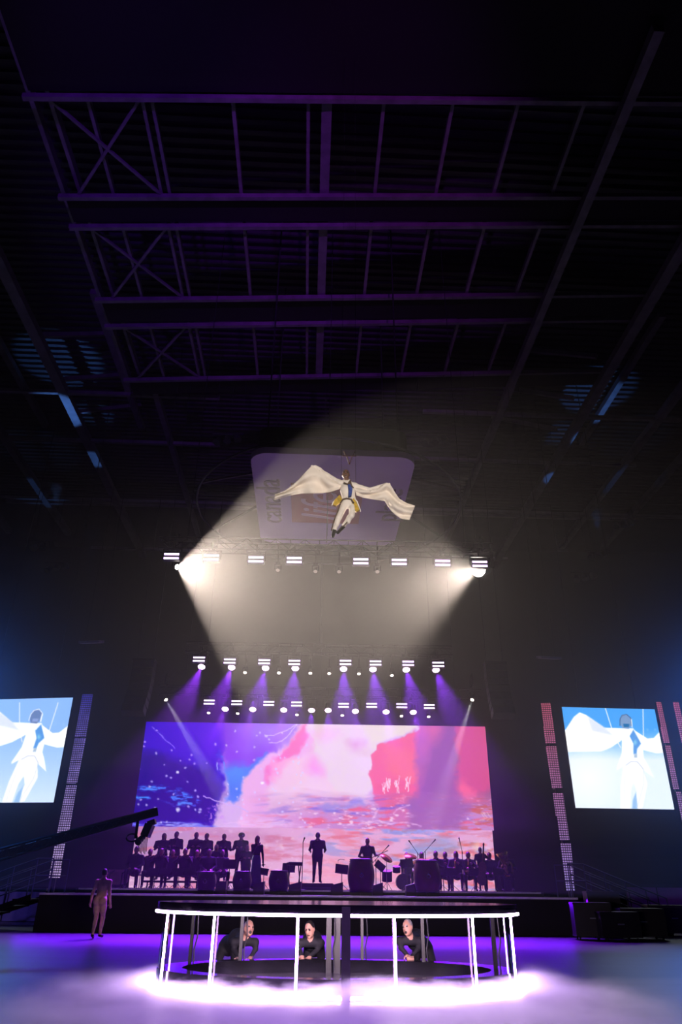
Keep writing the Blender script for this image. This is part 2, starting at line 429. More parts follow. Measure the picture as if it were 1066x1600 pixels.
def led_panel(name, parent, TL, TR, BR, BL, nu, nv, paint, strength, origin):
    """upright LED face through four world corners (local to origin)"""
    TL, TR, BR, BL = (Vector(p) for p in (TL, TR, BR, BL))
    U, V = np.meshgrid(np.linspace(0, 1, nu), np.linspace(0, 1, nv))
    def mixv(a, b, c, d): 
        A = [np.array(q) for q in (a, b, c, d)]
        return ((1 - U)[..., None] * A[0] + U[..., None] * A[1]) * (1 - V)[..., None] + ((1 - U)[..., None] * A[3] + U[..., None] * A[2]) * V[..., None]
    P = mixv(TL, TR, BR, BL)
    pt = Painter(None, project(P), nu, nv); paint(pt)
    me = bpy.data.meshes.new(name)
    L = (P - np.array(origin)).reshape(-1, 3)
    idx = np.arange(nu * nv).reshape(nv, nu)
    q = np.stack([idx[:-1, :-1], idx[1:, :-1], idx[1:, 1:], idx[:-1, 1:]], -1).reshape(-1, 4)
    me.from_pydata(L.tolist(), [], q.tolist())
    ca = me.color_attributes.new('led', 'FLOAT_COLOR', 'POINT')
    c = np.ones((nu * nv, 4), np.float32); c[:, :3] = lin(np.clip(pt.c, 0, 1).reshape(-1, 3) * 0.99999)
    ca.data.foreach_set('color', c.ravel())
    me.materials.append(led_material(name + '_led', strength))
    o = bpy.data.objects.new(name, me); COL.objects.link(o); o.parent = parent
    return o
def rect_on(D, rot, l, r, t, b):
    """upright rectangle from four edge pixels' averages: l, r = (px, py) mid-edge points; t, b = (px, py)"""
    L, Rr_ = at(*l, D, rot), at(*r, D, rot); T, B = at(*t, D, rot), at(*b, D, rot)
    return (Vector((L.x, L.y, T.z)), Vector((Rr_.x, Rr_.y, T.z)), Vector((Rr_.x, Rr_.y, B.z)), Vector((L.x, L.y, B.z)))

def paint_main(p):
    p.c[:] = np.array((214, 176, 226)) / 255
    p.warp(9, 34, 3)
    x, y = p.px, p.py
    # deep violet-blue night on the left
    p.fill([(150, 1100), (352, 1100), (350, 1180), (345, 1240), (335, 1290), (150, 1300)], (36, 0, 190), 3)
    p.blob(250, 1150, 110, 80, (54, 0, 206), 0.7)
    p.fill([(200, 1170), (250, 1175), (330, 1200), (345, 1240), (330, 1292), (190, 1292)], (8, 0, 124), 10, 0.9)
    p.blob(330, 1145, 60, 60, (92, 30, 226), 0.8)
    p.fill([(340, 1120), (440, 1120), (430, 1175), (390, 1205), (352, 1215)], (134, 66, 230), 8)
    p.fill([(356, 1120), (480, 1120), (455, 1160), (415, 1172), (380, 1190)], (150, 100, 234), 14, .8)
    p.blob(420, 1140, 55, 30, (172, 130, 236), 0.7)
    p.fill([(352, 1206), (386, 1200), (420, 1178), (412, 1198), (380, 1222), (366, 1252), (352, 1256)], (70, 124, 238), 3)
    p.blob(368, 1210, 34, 22, (70, 150, 240), 0.8)
    # rose and cream clouds in the middle
    p.fill([(378, 1222), (430, 1175), (450, 1160), (470, 1130), (490, 1110), (640, 1110), (560, 1160), (560, 1260), (500, 1300), (370, 1296)], (238, 180, 224), 3)
    p.fill([(446, 1165), (478, 1130), (482, 1150), (462, 1180), (430, 1195), (420, 1225), (416, 1205)], (246, 116, 186), 3)
    p.fill([(424, 1190), (462, 1184), (490, 1195), (480, 1222), (440, 1228), (420, 1215)], (252, 170, 210), 3, .8)
    p.fill([(440, 1200), (520, 1160), (560, 1190), (585, 1250), (540, 1275), (420, 1270), (418, 1235)], (242, 208, 226), 4, .8)
    p.fill([(478, 1118), (655, 1118), (652, 1140), (620, 1155), (590, 1166), (578, 1180), (580, 1230), (560, 1262), (520, 1230), (494, 1180)], (236, 212, 226), 2)
    p.fill([(560, 1125), (652, 1125), (648, 1142), (612, 1158), (580, 1168), (570, 1150)], (238, 224, 214), 6, .8)
    p.blob(555, 1166, 18, 16, (222, 150, 196), 0.7); p.blob(565, 1180, 20, 10, (226, 196, 190), 0.6)
    p.blob(492, 1196, 24, 22, (246, 150, 224), 0.9); p.blob(506, 1150, 40, 20, (244, 170, 224), .5)
    p.blob(500, 1240, 60, 34, (244, 214, 230), 0.6)
    # coral mass to the right
    p.fill([(577, 1180), (590, 1168), (625, 1158), (652, 1142), (662, 1118), (800, 1118), (800, 1262), (740, 1262), (690, 1290), (610, 1285), (585, 1250), (578, 1215)], (246, 104, 140), 1.5)
    p.fill([(600, 1168), (640, 1168), (668, 1200), (664, 1222), (628, 1226), (600, 1200)], (250, 116, 124), 5, .8)
    p.fill([(588, 1226), (640, 1215), (660, 1240), (650, 1268), (610, 1270), (585, 1255)], (240, 98, 130), 4, .9)
    p.fill([(655, 1118), (715, 1118), (702, 1200), (690, 1262), (655, 1262), (648, 1220), (652, 1170)], (190, 100, 160), 6)
    p.fill([(664, 1190), (700, 1120), (722, 1120), (716, 1240), (690, 1300), (640, 1300), (650, 1250)], (146, 88, 156), 8, .85)
    p.fill([(718, 1120), (800, 1120), (800, 1238), (752, 1240), (712, 1210)], (216, 84, 136), 6)
    p.fill([(752, 1240), (776, 1222), (790, 1222), (790, 1262), (720, 1262)], (150, 92, 140), 6, .8)
    p.blob(662, 1186, 16, 12, (176, 100, 172), 0.7); p.blob(676, 1140, 24, 20, (234, 110, 176), .6)
    # broken ground of brush strokes
    g = np.clip((y - 1236 + (x - 500) * -0.01 + 18 * (fbm(x / 60, y / 24, 8) - .5)) / 26, 0, 1) * np.clip((x - 380) / 120, 0, 1)
    f1 = fbm(x / 26 + y / 40, y / 5.0, 21); f2 = fbm(x / 40, y / 7.0 + x / 90, 33); f3 = fbm(x / 9, y / 3.2, 40)
    base = np.where((x > 640), 1.0, 0.0)
    p.blend(g * 0.7, (190, 122, 182))
    p.blend(g * np.clip((f1 - .5) * 6, 0, 1) * .9, (232, 100, 118))
    p.blend(g * np.clip((f2 - .56) * 7, 0, 1) * .8 * np.clip((790 - x) / 160, .3, 1), (112, 96, 206))
    p.blend(g * np.clip((f3 - .62) * 7, 0, 1) * .9, (244, 210, 230))
    p.blend(g * np.clip((fbm(x / 22, y / 4, 60) - .58) * 8, 0, 1) * .8 * np.clip((x - 620) / 120, 0, 1), (200, 92, 70))
    p.fill([(640, 1252), (705, 1240), (735, 1262), (720, 1294), (650, 1300), (640, 1285)], (158, 98, 160), 8, .9)
    p.fill([(500, 1262), (545, 1252), (566, 1244), (570, 1256), (530, 1266), (505, 1272)], (150, 140, 214), 4, .8)
    # white brush marks
    p.warp(2.0, 7, 91)
    for cx, cyy, n in ((610, 1229, 13), (630, 1224, 8)):
        rs = random.Random(cx)
        for k in range(n):
            xx = cx + rs.uniform(-13, 12); yy = cyy + rs.uniform(-7, 7)
            p.stroke([(xx, yy - rs.uniform(3, 8)), (xx + rs.uniform(-2, 2), yy + rs.uniform(3, 9))], 0.9, (255, 226, 240), .9)
    for a, b, c in (((582, 1280), (588, 1268), (592, 1264)), ((615, 1272), (625, 1262), (640, 1258)), ((600, 1290), (630, 1284), (658, 1290)), ((560, 1288), (590, 1282), (612, 1288))):
        p.stroke([a, b, c], 1.5, (244, 206, 232), .8, f3 * 1.4)
    for dx in (752, 756, 762): p.stroke([(dx, 1270), (dx + 6, 1278), (dx - 2, 1282)], .8, (240, 210, 210), .6)
    # surf lines, spray and stars over the night
    s = np.clip((fbm(x / 8, y / 2.4, 70) - .42) * 5, 0, 1)
    p.fill([(210, 1230), (240, 1227), (285, 1232), (280, 1236), (240, 1236), (212, 1235)], (64, 130, 250), 2, 1, s)
    p.fill([(205, 1243), (225, 1241), (236, 1247), (232, 1249), (205, 1247)], (60, 140, 250), 2, 1, s)
    p.fill([(262, 1242), (286, 1236), (300, 1243), (314, 1252), (306, 1258), (290, 1256), (268, 1250)], (60, 128, 250), 2.5, .95, s)
    p.fill([(252, 1252), (280, 1251), (306, 1258), (270, 1259)], (84, 150, 250), 2, .9, s)
    s2 = np.clip((fbm(x / 14, y / 2.2, 77) - .36) * 4, 0, 1)
    p.fill([(200, 1284), (262, 1282), (330, 1287), (345, 1292), (200, 1294)], (110, 120, 240), 2, 1, s2)
    p.fill([(226, 1286), (258, 1284), (310, 1288), (300, 1291), (230, 1290)], (190, 190, 250), 1.5, .7, s2)
    p.fill([(330, 1286), (420, 1280), (480, 1290), (420, 1296), (340, 1294)], (236, 196, 236), 3, .7, s2)
    sp = np.clip((fbm(x / 3, y / 3, 88) - .6) * 8, 0, 1)
    p.fill([(322, 1268), (336, 1252), (356, 1250), (360, 1270), (350, 1284), (325, 1284)], (206, 150, 226), 6, .9, sp)
    p.stroke([(318, 1243), (335, 1250), (352, 1256), (375, 1262), (388, 1268)], 1.0, (210, 180, 240), .9)
    p.fill([(336, 1182), (342, 1172), (350, 1184), (348, 1188)], (40, 110, 240), 2, 1, np.clip(sp * 3, .3, 1))
    p.stroke([(339, 1192), (340, 1203)], 1.3, (170, 190, 250)); p.stroke([(349, 1190), (351, 1201)], 1.2, (90, 150, 250))
    p.stroke([(238, 1135), (248, 1146), (260, 1157), (273, 1168)], 1.1, (150, 140, 250), .8, np.clip(s * 2, .2, 1))
    p.stroke([(415, 1149), (432, 1148), (450, 1141), (464, 1132)], 0.9, (226, 206, 250), .9)
    p.stroke([(421, 1161), (432, 1162), (450, 1150), (464, 1133)], 0.9, (226, 206, 250), .9)
    rs = random.Random(5)
    for k in range(80):
        xx, yy = rs.uniform(212, 480), rs.uniform(1140, 1288); r = rs.choice((.7, .8, 1.0, 1.1))
        p.blob(xx, yy, 1.6 * r + .6, 1.6 * r + .6, (226, 216, 255), .85, .5)
    p.blob(278, 1265, 4, 4, (235, 230, 255), 1, .4); p.blob(278, 1207, 2.6, 2.6, (255, 255, 255), 1, .4); p.blob(410, 1224, 2.6, 2.6, (255, 255, 255), 1, .4)
def paint_lower(p):
    x, y = p.px, p.py
    p.c[:] = np.array((196, 146, 192)) / 255
    t = np.clip((x - 205) / 570, 0, 1)
    p.blend(np.clip(1 - t * 4, 0, 1) * .55, (170, 128, 186))
    p.blend(np.clip((t - .1) * 3, 0, 1) * .75, (238, 178, 214))
    p.blend(np.clip((y - 1330) / 60, 0, 1) * np.clip(1 - t * .9, 0, 1) * .6, (248, 196, 220))
    p.warp(5, 20, 11)
    f1 = fbm(x / 30 + y / 40, y / 6, 51); f2 = fbm(x / 34, y / 7 - x / 80, 53); f3 = fbm(x / 8, y / 5, 59)
    p.blend(np.clip((f1 - .52) * 5, 0, 1) * .75, (214, 118, 146))
    p.blend(np.clip((f2 - .55) * 6, 0, 1) * .75 * np.clip((t - .42) * 6, 0, 1), (128, 150, 222))
    p.blend(np.clip((fbm(x / 25, y / 6, 66) - .54) * 6, 0, 1) * .7 * np.clip((t - .45) * 5, 0, 1), (240, 112, 116))
    p.blend(np.clip((fbm(x / 20, y / 8, 67) - .6) * 7, 0, 1) * .6 * np.clip((t - .6) * 5, 0, 1), (206, 104, 80))
    p.blend(np.clip((f3 - .66) * 7, 0, 1) * .5, (244, 214, 230))
    p.fill([(490, 1340), (560, 1330), (640, 1352), (640, 1385), (490, 1385)], (244, 160, 186), 14, .6)
    p.fill([(636, 1318), (700, 1306), (720, 1322), (700, 1334), (650, 1336)], (140, 160, 212), 6, .6)
    p.blob(744, 1322, 8, 12, (246, 206, 190), .8); p.blob(745, 1345, 16, 14, (150, 140, 120), .5)
    p.fill([(300, 1300), (400, 1298), (440, 1312), (360, 1318)], (196, 128, 172), 8, .6)
MD, MROT = 36.0, 1.4
mw = rect_on(MD, MROT, (217.5, 1210), (765, 1215), (493, 1131.5), (489, 1294.5))
mc = (mw[2] + mw[3]) / 2
ms = thing('led_wall', 'huge LED wall behind the orchestra showing violet and coral painted clouds', 'screen', mc)
led_panel('upper_display', ms, *mw, 470, 150, paint_main, 1.08, mc)
lw = rect_on(MD - 0.02, MROT, (208, 1330), (772.5, 1335), (489, 1294.3), (489, 1392))
led_panel('lower_display', ms, *lw, 440, 80, paint_lower, 1.05, mc)
wv = (mw[1] - mw[0]); wx = wv.normalized(); nrm = Vector((-wx.y, wx.x, 0))
def backing(parent, corners, origin, name='cabinet_back', t=0.25):
    TL, TR, BR, BL = [Vector(c) - Vector(origin) for c in corners]
    n = (TR - TL).cross(BL - TL).normalized()
    if n.y < 0: n = -n
    vs = [c + n * 0.02 for c in (TL, TR, BR, BL)] + [c + n * t for c in (TL, TR, BR, BL)]
    return MB().add(vs, [(0, 1, 2, 3), (7, 6, 5, 4), (0, 4, 5, 1), (1, 5, 6, 2), (2, 6, 7, 3), (3, 7, 4, 0)]).build(name, BLACK, parent)
backing(ms, mw, mc); backing(ms, lw, mc)

# ---------------------------------------------------------------- the two relay screens at the sides
def paint_flyer(p, fx, fy, right):
    """close-up of the winged performer; fx, fy map the right screen's picture to photo pixels"""
    T = lambda pts: [(fx(a, b), fy(a, b)) for a, b in pts]
    x, y = p.px, p.py
    v = np.clip((y - 1105) / 160, 0, 1)
    a, b = (np.array((70, 160, 240)), np.array((226, 238, 255))) if right else (np.array((140, 184, 250)), np.array((206, 226, 255)))
    w = np.clip((v - .22) / (.3 if right else .7), 0, 1)[..., None]
    p.c = (a * (1 - w) + b * w) / 255.0
    if right: p.blob(920, 1215, 60, 60, (246, 250, 255), .9)
    W, C, S, B = (255, 255, 255), (236, 240, 255), (196, 208, 240), (110, 170, 226)
    p.stroke(T([(946, 1106), (960, 1150), (970, 1168)]), 0.9, C); p.stroke(T([(1005, 1106), (1006, 1160)]), 0.9, C)
    p.fill(T([(870, 1146), (884, 1140), (897, 1120), (906, 1113), (916, 1117), (945, 1137), (975, 1138), (978, 1150), (970, 1158), (955, 1168), (940, 1174), (872, 1175)]), W, .8)
    p.fill(T([(918, 1119), (946, 1137), (960, 1150), (925, 1142)]), S, 2, .6)
    p.fill(T([(990, 1140), (1012, 1154), (1022, 1153), (1032, 1142), (1042, 1150), (1042, 1176), (1026, 1177), (1006, 1172), (994, 1160)]), W, .8)
    p.fill(T([(973, 1138), (990, 1138), (1004, 1158), (1006, 1184), (1012, 1194), (1022, 1215), (1010, 1206), (1002, 1200), (975, 1196), (965, 1203), (964, 1200), (972, 1176), (972, 1160)]), W, .8)
    p.fill(T([(975, 1190), (1000, 1190), (1008, 1212), (1012, 1225), (1004, 1262), (998, 1264), (994, 1252), (996, 1236), (990, 1222), (986, 1234), (985, 1264), (970, 1264), (970, 1230)]), (252, 252, 252), .8)
    p.fill(T([(989, 1250), (994, 1238), (996, 1254), (996, 1264), (988, 1264)]), (150, 190, 230), 1)
    p.stroke(T([(978, 1196), (986, 1190), (996, 1190), (1006, 1202)]), .8, (180, 190, 214), .9)
    p.stroke(T([(978, 1200), (976, 1230), (976, 1262)]), .7, (214, 220, 230), .8)
    p.stroke(T([(1006, 1204), (1006, 1226), (996, 1262)]), .7, (200, 210, 224), .8)
    p.fill(T([(984, 1150), (990, 1140), (1000, 1158), (1002, 1162), (996, 1170), (995, 1178), (990, 1178), (990, 1162)]), (86, 150, 220), 1)
    p.blob(fx(993, 1160), fy(993, 1160), 4, 6, (150, 220, 240), .8)
    p.fill(T([(991, 1178), (996, 1178), (996, 1184), (991, 1184)]), (170, 190, 210), 1)
    p.fill(T([(974, 1138), (984, 1138), (985, 1148), (977, 1150)]), W, .8)
    p.fill(T([(969, 1122), (972, 1117), (980, 1117), (986, 1123), (986, 1134), (983, 1139), (973, 1138), (970, 1132)]), (104, 128, 176) if not right else (120, 150, 190), .8)
    p.fill(T([(974, 1131), (984, 1131), (983, 1136), (975, 1136)]), (20, 104, 160) if right else (140, 160, 210), .8)
    p.stroke(T([(969, 1134), (969, 1124), (972, 1118), (979, 1116), (986, 1122), (987, 1134)]), .8, (60, 80, 120) if right else (236, 240, 255))
    p.stroke(T([(987, 1124), (988, 1136)]), .9, W)
    for cx in (1012, 1024): p.blob(fx(cx, 1140), fy(cx, 1140), 3, 3, (170, 205, 250), .5)
ident = (lambda a, b: a, lambda a, b: b)
SD = 33.0
def side_screen(label, l, r, t, b, rot, fx, fy, right, D):
    q = rect_on(D, rot, l, r, t, b); c = (q[2] + q[3]) / 2
    s = thing('relay_screen', label, 'screen', c)
    led_panel('display', s, *q, 150, 150, lambda p: paint_flyer(p, fx, fy, right), 1.25, c)
    backing(s, q, c, 'cabinet_back', 0.18)
    for k in (0.2, 0.8):
        p = q[0].lerp(q[1], k) - c
        MB().tube(p, p + Vector((0, 0, ZH - q[0].z)), 0.02, n=6).build('hanging_cable', DARKSTEEL, s)
    return s
side_screen('right-hand hanging relay screen with winged performer close-up on pale blue', (889, 1184), (1038.5, 1186), (950, 1106.5), (975, 1263.5), 4.0, *ident, True, SD)
# on the left screen the picture is shifted and sheared by the viewing angle
lfx = lambda a, b: 60 + (a - 978) * 1.02 - (b - 1116) * 0.33
lfy = lambda a, b: 1108 + (b - 1116) * 0.985
side_screen('left-hand hanging relay screen, cut by the picture edge, with the same winged performer', (-68, 1172), (98.5, 1174), (50, 1091.5), (20, 1254), -8.0, lfx, lfy, False, SD)

# ---------------------------------------------------------------- tall see-through LED strips
def strip_material(name, c_top, c_bot, z0, z1, noise):
    m = bpy.data.materials.new(name); m.use_nodes = True; nt = m.node_tree; nt.nodes.clear(); N = nt.nodes.new; Lk = nt.links.new
    tc = N('ShaderNodeTexCoord'); sep = N('ShaderNodeSeparateXYZ'); Lk(tc.outputs['Object'], sep.inputs[0])
    def mth(op, a, b=None, c=None):
        n = N('ShaderNodeMath'); n.operation = op
        for i, v in enumerate((a, b, c)):
            if v is None: continue
            if isinstance(v, (int, float)): n.inputs[i].default_value = v
            else: Lk(v, n.inputs[i])
        return n.outputs[0]
    fx = mth('ABSOLUTE', mth('SUBTRACT', mth('FRACT', mth('MULTIPLY', sep.outputs[0], 11.0)), 0.5))
    fz = mth('ABSOLUTE', mth('SUBTRACT', mth('FRACT', mth('MULTIPLY', sep.outputs[2], 11.0)), 0.5))
    dot = mth('MULTIPLY', mth('LESS_THAN', fx, 0.36), mth('LESS_THAN', fz, 0.33))
    nz = N('ShaderNodeTexNoise'); nz.inputs['Scale'].default_value = 3.0; nz.inputs['Detail'].default_value = 6
    Lk(tc.outputs['Object'], nz.inputs['Vector'])
    amp = mth('MULTIPLY_ADD', nz.outputs['Fac'], noise, 1.0 - noise * 0.5)
    tz = mth('DIVIDE', mth('SUBTRACT', sep.outputs[2], z0), z1 - z0)
    rp = N('ShaderNodeValToRGB'); rp.color_ramp.elements[0].color = rgba(c_bot); rp.color_ramp.elements[1].color = rgba(c_top)
    Lk(tz, rp.inputs['Fac'])
    e = N('ShaderNodeEmission'); Lk(rp.outputs[0], e.inputs[0]); Lk(mth('MULTIPLY', dot, amp), e.inputs[1])
    o = N('ShaderNodeOutputMaterial'); Lk(e.outputs[0], o.inputs[0])
    return m
def led_strip(label, segs, D, rot, c_top, c_bot, noise):
    """segs: list of (top-left px, top-right px, bottom-right px, bottom-left px)"""
    o0 = at(*segs[-1][3], D, rot); o1 = at(*segs[-1][2], D, rot); zt = at(*segs[0][0], D, rot).z
    dx = (o1 - o0); ang = math.atan2(dx.y, dx.x)
    r = thing('led_strip', label, 'LED strip', o0, ang)
    Minv = (Matrix.Translation(o0) @ Matrix.Rotation(ang, 4, 'Z')).inverted()
    m = strip_material('led_strip_dots', c_top, c_bot, 0.0, zt - o0.z, noise)
    for s in segs:
        P = [Minv @ at(*c, D, rot) for c in s]
        vs = [(p.x, 0, p.z) for p in P] + [(p.x, 0.08, p.z) for p in P]
        MB().add(vs, [(3, 2, 1, 0), (4, 5, 6, 7), (0, 1, 5, 4), (1, 2, 6, 5), (2, 3, 7, 6), (3, 0, 4, 7)]).build('strip_panel', m, r)
    top = Minv @ at(*segs[0][0], D, rot)
    tr = Minv @ at(*segs[0][1], D, rot); w_ = (Minv @ o1).x / 2
    fr = MB().bar(((top.x + tr.x) / 2, 0.13, top.z), (w_, 0.13, 0), 0.08, 0.08); fr.bar((w_, 0.13, 0.02), (w_, 0.13, -o0.z), 0.08, 0.08); fr.box((w_, 0.13, 0.02 - o0.z), (0.7, 0.7, 0.04))
    fr.build('frame', DARKSTEEL, r)
    return r
led_strip('left blue and white dotted LED strip beside the left relay screen',
    [((129, 1085), (144, 1085), (133, 1151), (117, 1151)), ((117, 1153), (133, 1153), (119, 1224), (104, 1224)),
     ((104, 1226), (119, 1226), (106, 1304), (89, 1304)), ((88, 1306), (105, 1306), (92, 1372), (76, 1372))], 31.0, -6, (60, 56, 170), (176, 150, 200), 1.7)
led_strip('pink dotted LED strip between the main LED wall and right relay screen',
    [((845, 1098), (860, 1098), (869, 1162), (854, 1162)), ((854, 1166), (870, 1166), (879, 1232), (864, 1232)),
     ((865, 1239), (880, 1239), (890, 1312), (875, 1312)), ((876, 1318), (892, 1318), (899, 1392), (885, 1392))], 31.0, 4, (196, 92, 120), (140, 124, 196), 0.9)
led_strip('narrow pink dotted LED strip just right of right relay screen',
    [((1025, 1097), (1033, 1097), (1047, 1161), (1039, 1161)), ((1041, 1165), (1048, 1165), (1062, 1233), (1054, 1233)), ((1056, 1237), (1064, 1237), (1080, 1310), (1071, 1310))], 32.6, 4, (200, 96, 124), (150, 130, 196), 0.9)
led_strip('outermost pink dotted LED strip cut by the right picture edge',
    [((1053, 1097), (1061, 1097), (1075, 1161), (1067, 1161)), ((1068, 1165), (1076, 1165), (1092, 1233), (1084, 1233))], 32.4, 4, (190, 90, 116), (150, 130, 196), 0.9)
# ================================================================ flown lighting rig
LENS_V = glow('violet_lens', (246, 210, 255), 5.0)
LENS_W = glow('white_lens', (255, 240, 226), 6.0)
LENS_HOT = glow('followspot_lens', (255, 244, 232), 40.0)
LENS_DIM = glow('dim_lens', (206, 186, 176), 0.55)
TUBE_V = glow('strobe_tube', (226, 196, 255), 3.0)
def light_truss(label, a, b, up):
    a = Vector(a); b = Vector(b); L = (b - a).length; mid = (a + b) / 2
    t = thing('lighting_truss', label, 'truss', mid, math.atan2(b.y - a.y, b.x - a.x), 'flown lighting trusses')
    for y in (-0.2, 0.2):
        for z in (0.0, 0.4):
            MB().tube((-L / 2, y, z), (L / 2, y, z), 0.025, n=8).build('chord', BLACK, t)
    w = MB(); n = int(L / 0.5)
    for i in range(n):
        x0 = -L / 2 + i * L / n; x1 = x0 + L / n
        for y in (-0.2, 0.2): w.tube((x0, y, 0 if i % 2 else .4), (x1, y, .4 if i % 2 else 0), 0.012, n=5, caps=False)
        for z in (0.0, 0.4): w.tube((x0, -.2, z), (x0, .2, z), 0.012, n=5, caps=False)
    w.build('lacing', BLACK, t)
    for k in (-0.42, 0.0, 0.42):
        MB().tube((L * k, 0, 0.4), (L * k, 0, up), 0.015, n=6).build('hoist_chain', DARKSTEEL, t)
    return t
def strobe_master():
    t = thing('strobe_light', 'x', 'stage light', (0, 0, 0), 0, 'violet strobe bars on the trusses')
    MB().box((0, 0.09, 0), (0.58, 0.14, 0.27)).build('housing', BLACK, t)
    for z in (-0.075, 0.075): MB().tube((-0.25, 0.0, z), (0.25, 0.0, z), 0.034, n=10).build('tube', TUBE_V, t, True)
    br = MB().bar((-0.31, 0.09, -0.02), (-0.31, 0.09, 0.3), 0.03, 0.05); br.bar((0.31, 0.09, -0.02), (0.31, 0.09, 0.3), 0.03, 0.05); br.bar((-0.325, 0.09, 0.3), (0.325, 0.09, 0.3), 0.05, 0.03)
    br.bar((0, 0.12, 0.3), (0, 0.12, 0.62), 0.05, 0.05); br.bar((0, 0.1, 0.45), (0, 0.42, 0.45), 0.05, 0.05)
    br.build('bracket', BLACK, t)
    return t
strobe0 = strobe_master(); strobe_used = [False]
ORD = ['first', 'second', 'third', 'fourth', 'fifth', 'sixth', 'seventh', 'eighth']
def place_strobe(loc, label):
    if not strobe_used[0]:
        strobe_used[0] = True; strobe0.location = loc; strobe0['label'] = label; return strobe0
    return copy_tree(strobe0, loc, label)
AIM = Vector((0.0, -0.65, -1.0)).normalized()
def head_master(lens_mat, big, group):
    s = 1.0 if big else 0.45
    t = thing('moving_head_light' if big else 'spot_lamp', 'x', 'stage light', (0, 0, 0), 0, group)
    ax = AIM; q = ax.to_track_quat('Z', 'Y').to_matrix()
    # lens centre at the origin; body goes up along -AIM
    b = MB().lathe([(0.06 * s, -0.42 * s), (0.14 * s, -0.38 * s), (0.16 * s, -0.2 * s), (0.19 * s, -0.04 * s), (0.195 * s, 0.012 * s), (0.165 * s, 0.014 * s), (0.16 * s, -0.01 * s)], 20, q, caps=False)
    smooth_by_angle(b.build('head', BLACK, t))
    MB().lathe([(0.0005, 0.004 * s), (0.1 * s, 0.002 * s), (0.165 * s, -0.012 * s)], 20, q, caps=False).build('lens', lens_mat, t, True)
    c = -ax * 0.22 * s
    y = MB()
    for sx in (-1, 1): y.bar((sx * 0.24 * s, c.y, c.z - 0.03), (sx * 0.24 * s, c.y, c.z + 0.34 * s), 0.05 * s, 0.09 * s)
    y.bar((-0.265 * s, c.y, c.z + 0.34 * s), (0.265 * s, c.y, c.z + 0.34 * s), 0.1 * s, 0.06 * s)
    y.build('yoke', BLACK, t)
    MB().box((0, c.y, c.z + 0.45 * s), (0.36 * s, 0.3 * s, 0.16 * s)).build('base', BLACK, t)
    MB().bar((0, c.y, c.z + 0.5 * s), (0, c.y, 1.0), 0.05, 0.05).box((0, c.y, 0.74), (0.04, 0.62, 0.3)).build('hanger', BLACK, t)
    return t
def add_lamp(t, watts, color, deg, aim, blend=0.4, off=0.05):
    p = t.location + aim * off
    o = spot_light('lamp_light', p, p + aim, watts, color, deg, blend, 0.06)
    m = o.matrix_world.copy(); o.parent = t; o.matrix_world = Matrix.Translation(-t.location) @ m
vh0 = head_master(LENS_V, True, 'violet moving heads on the trusses'); vh_used = [False]
sp0 = head_master(LENS_W, False, 'small white spots on the trusses'); sp_used = [False]
def place_head(src, flag, loc, label):
    if not flag[0]:
        flag[0] = True; src.location = loc; src['label'] = label; return src
    t = src.copy(); COL.objects.link(t); t.location = loc; t['label'] = label
    for ch in [c for c in src.children if c.type == 'MESH']:
        c = ch.copy(); COL.objects.link(c); c.parent = t
    return t
ROWA = [(268, 869), (330, 871), (400, 874), (460, 875), (564, 877), (624, 878), (692, 879.5), (750, 881)]
ROWB = [(311, 1030), (359, 1033), (413, 1034), (460, 1035), (540, 1035), (587, 1036), (638, 1036.5), (685, 1038)]
ROWC = [(327, 1097), (370, 1098), (420, 1099), (463.5, 1100), (537, 1102), (581, 1102), (628, 1102.5), (671, 1104)]
HEADB = [(315, 1042), (362, 1043), (415, 1044), (461.5, 1044.5), (537, 1045.5), (583, 1046), (635, 1046.5), (681.5, 1047)]
HEADC = [(352, 1108), (395, 1108.5), (443.5, 1109.5), (487, 1110), (513, 1110), (555.5, 1111.5), (603.5, 1112.5), (646, 1113)]
SPOTB = [(383, 1051), (436, 1051.5), (485, 1052), (514.5, 1052.5), (561, 1053), (612.5, 1055.5)]
SPOTC = [(326, 1114), (371.5, 1115), (464, 1117), (535, 1118), (627.5, 1119), (670, 1120)]
RIGS = (('front', 22.0, ROWA, [], []), ('middle', 30.3, ROWB, HEADB, SPOTB), ('rear', 33.9, ROWC, HEADC, SPOTC))
for nm, D, bars, heads, spots in RIGS:
    ex = 84 if nm == 'rear' else 24
    a = at(bars[0][0] - ex, bars[0][1] - 6, D, 1.2); b = at(bars[-1][0] + ex, bars[-1][1] - 6, D, 1.2)
    z = (a.z + b.z) / 2 + 0.28; a.z = b.z = z
    light_truss({'front': 'front flown black truss between the two white follow-spot beams', 'middle': 'middle flown black truss carrying the upper row of violet heads', 'rear': 'rear flown black truss just above the LED wall'}[nm], (a.x, a.y + .35, a.z), (b.x, b.y + .35, b.z), ZH - z)
    for i, p in enumerate(bars):
        place_strobe(at(*p, D, 1.2), f'{ORD[i]} violet double-tube strobe bar from the left on the {nm} truss')
    for i, p in enumerate(heads):
        t = place_head(vh0, vh_used, at(*p, D + 0.4, 1.2), f'{ORD[i]} violet moving-head lamp from the left in the {"upper" if nm == "middle" else "lower"} row')
        k = (i - 3.5) / 3.5
        add_lamp(t, 15500 if nm == 'middle' else 7500, (0.30, 0.03, 1.0), 34, Vector((0.16 * k, -0.65, -1)).normalized(), 0.8, 0.06)
    for i, p in enumerate(spots):
        t = place_head(sp0, sp_used, at(*p, D + 0.5, 1.2), f'{ORD[i]} tiny white spot lamp from the left in the {"upper" if nm == "middle" else "lower"} row')
        if i in (1, 2, 3): add_lamp(t, 60, (1.0, 0.8, 0.75), 26, Vector((-0.1, -0.25, -1)).normalized(), 0.8, 0.03)
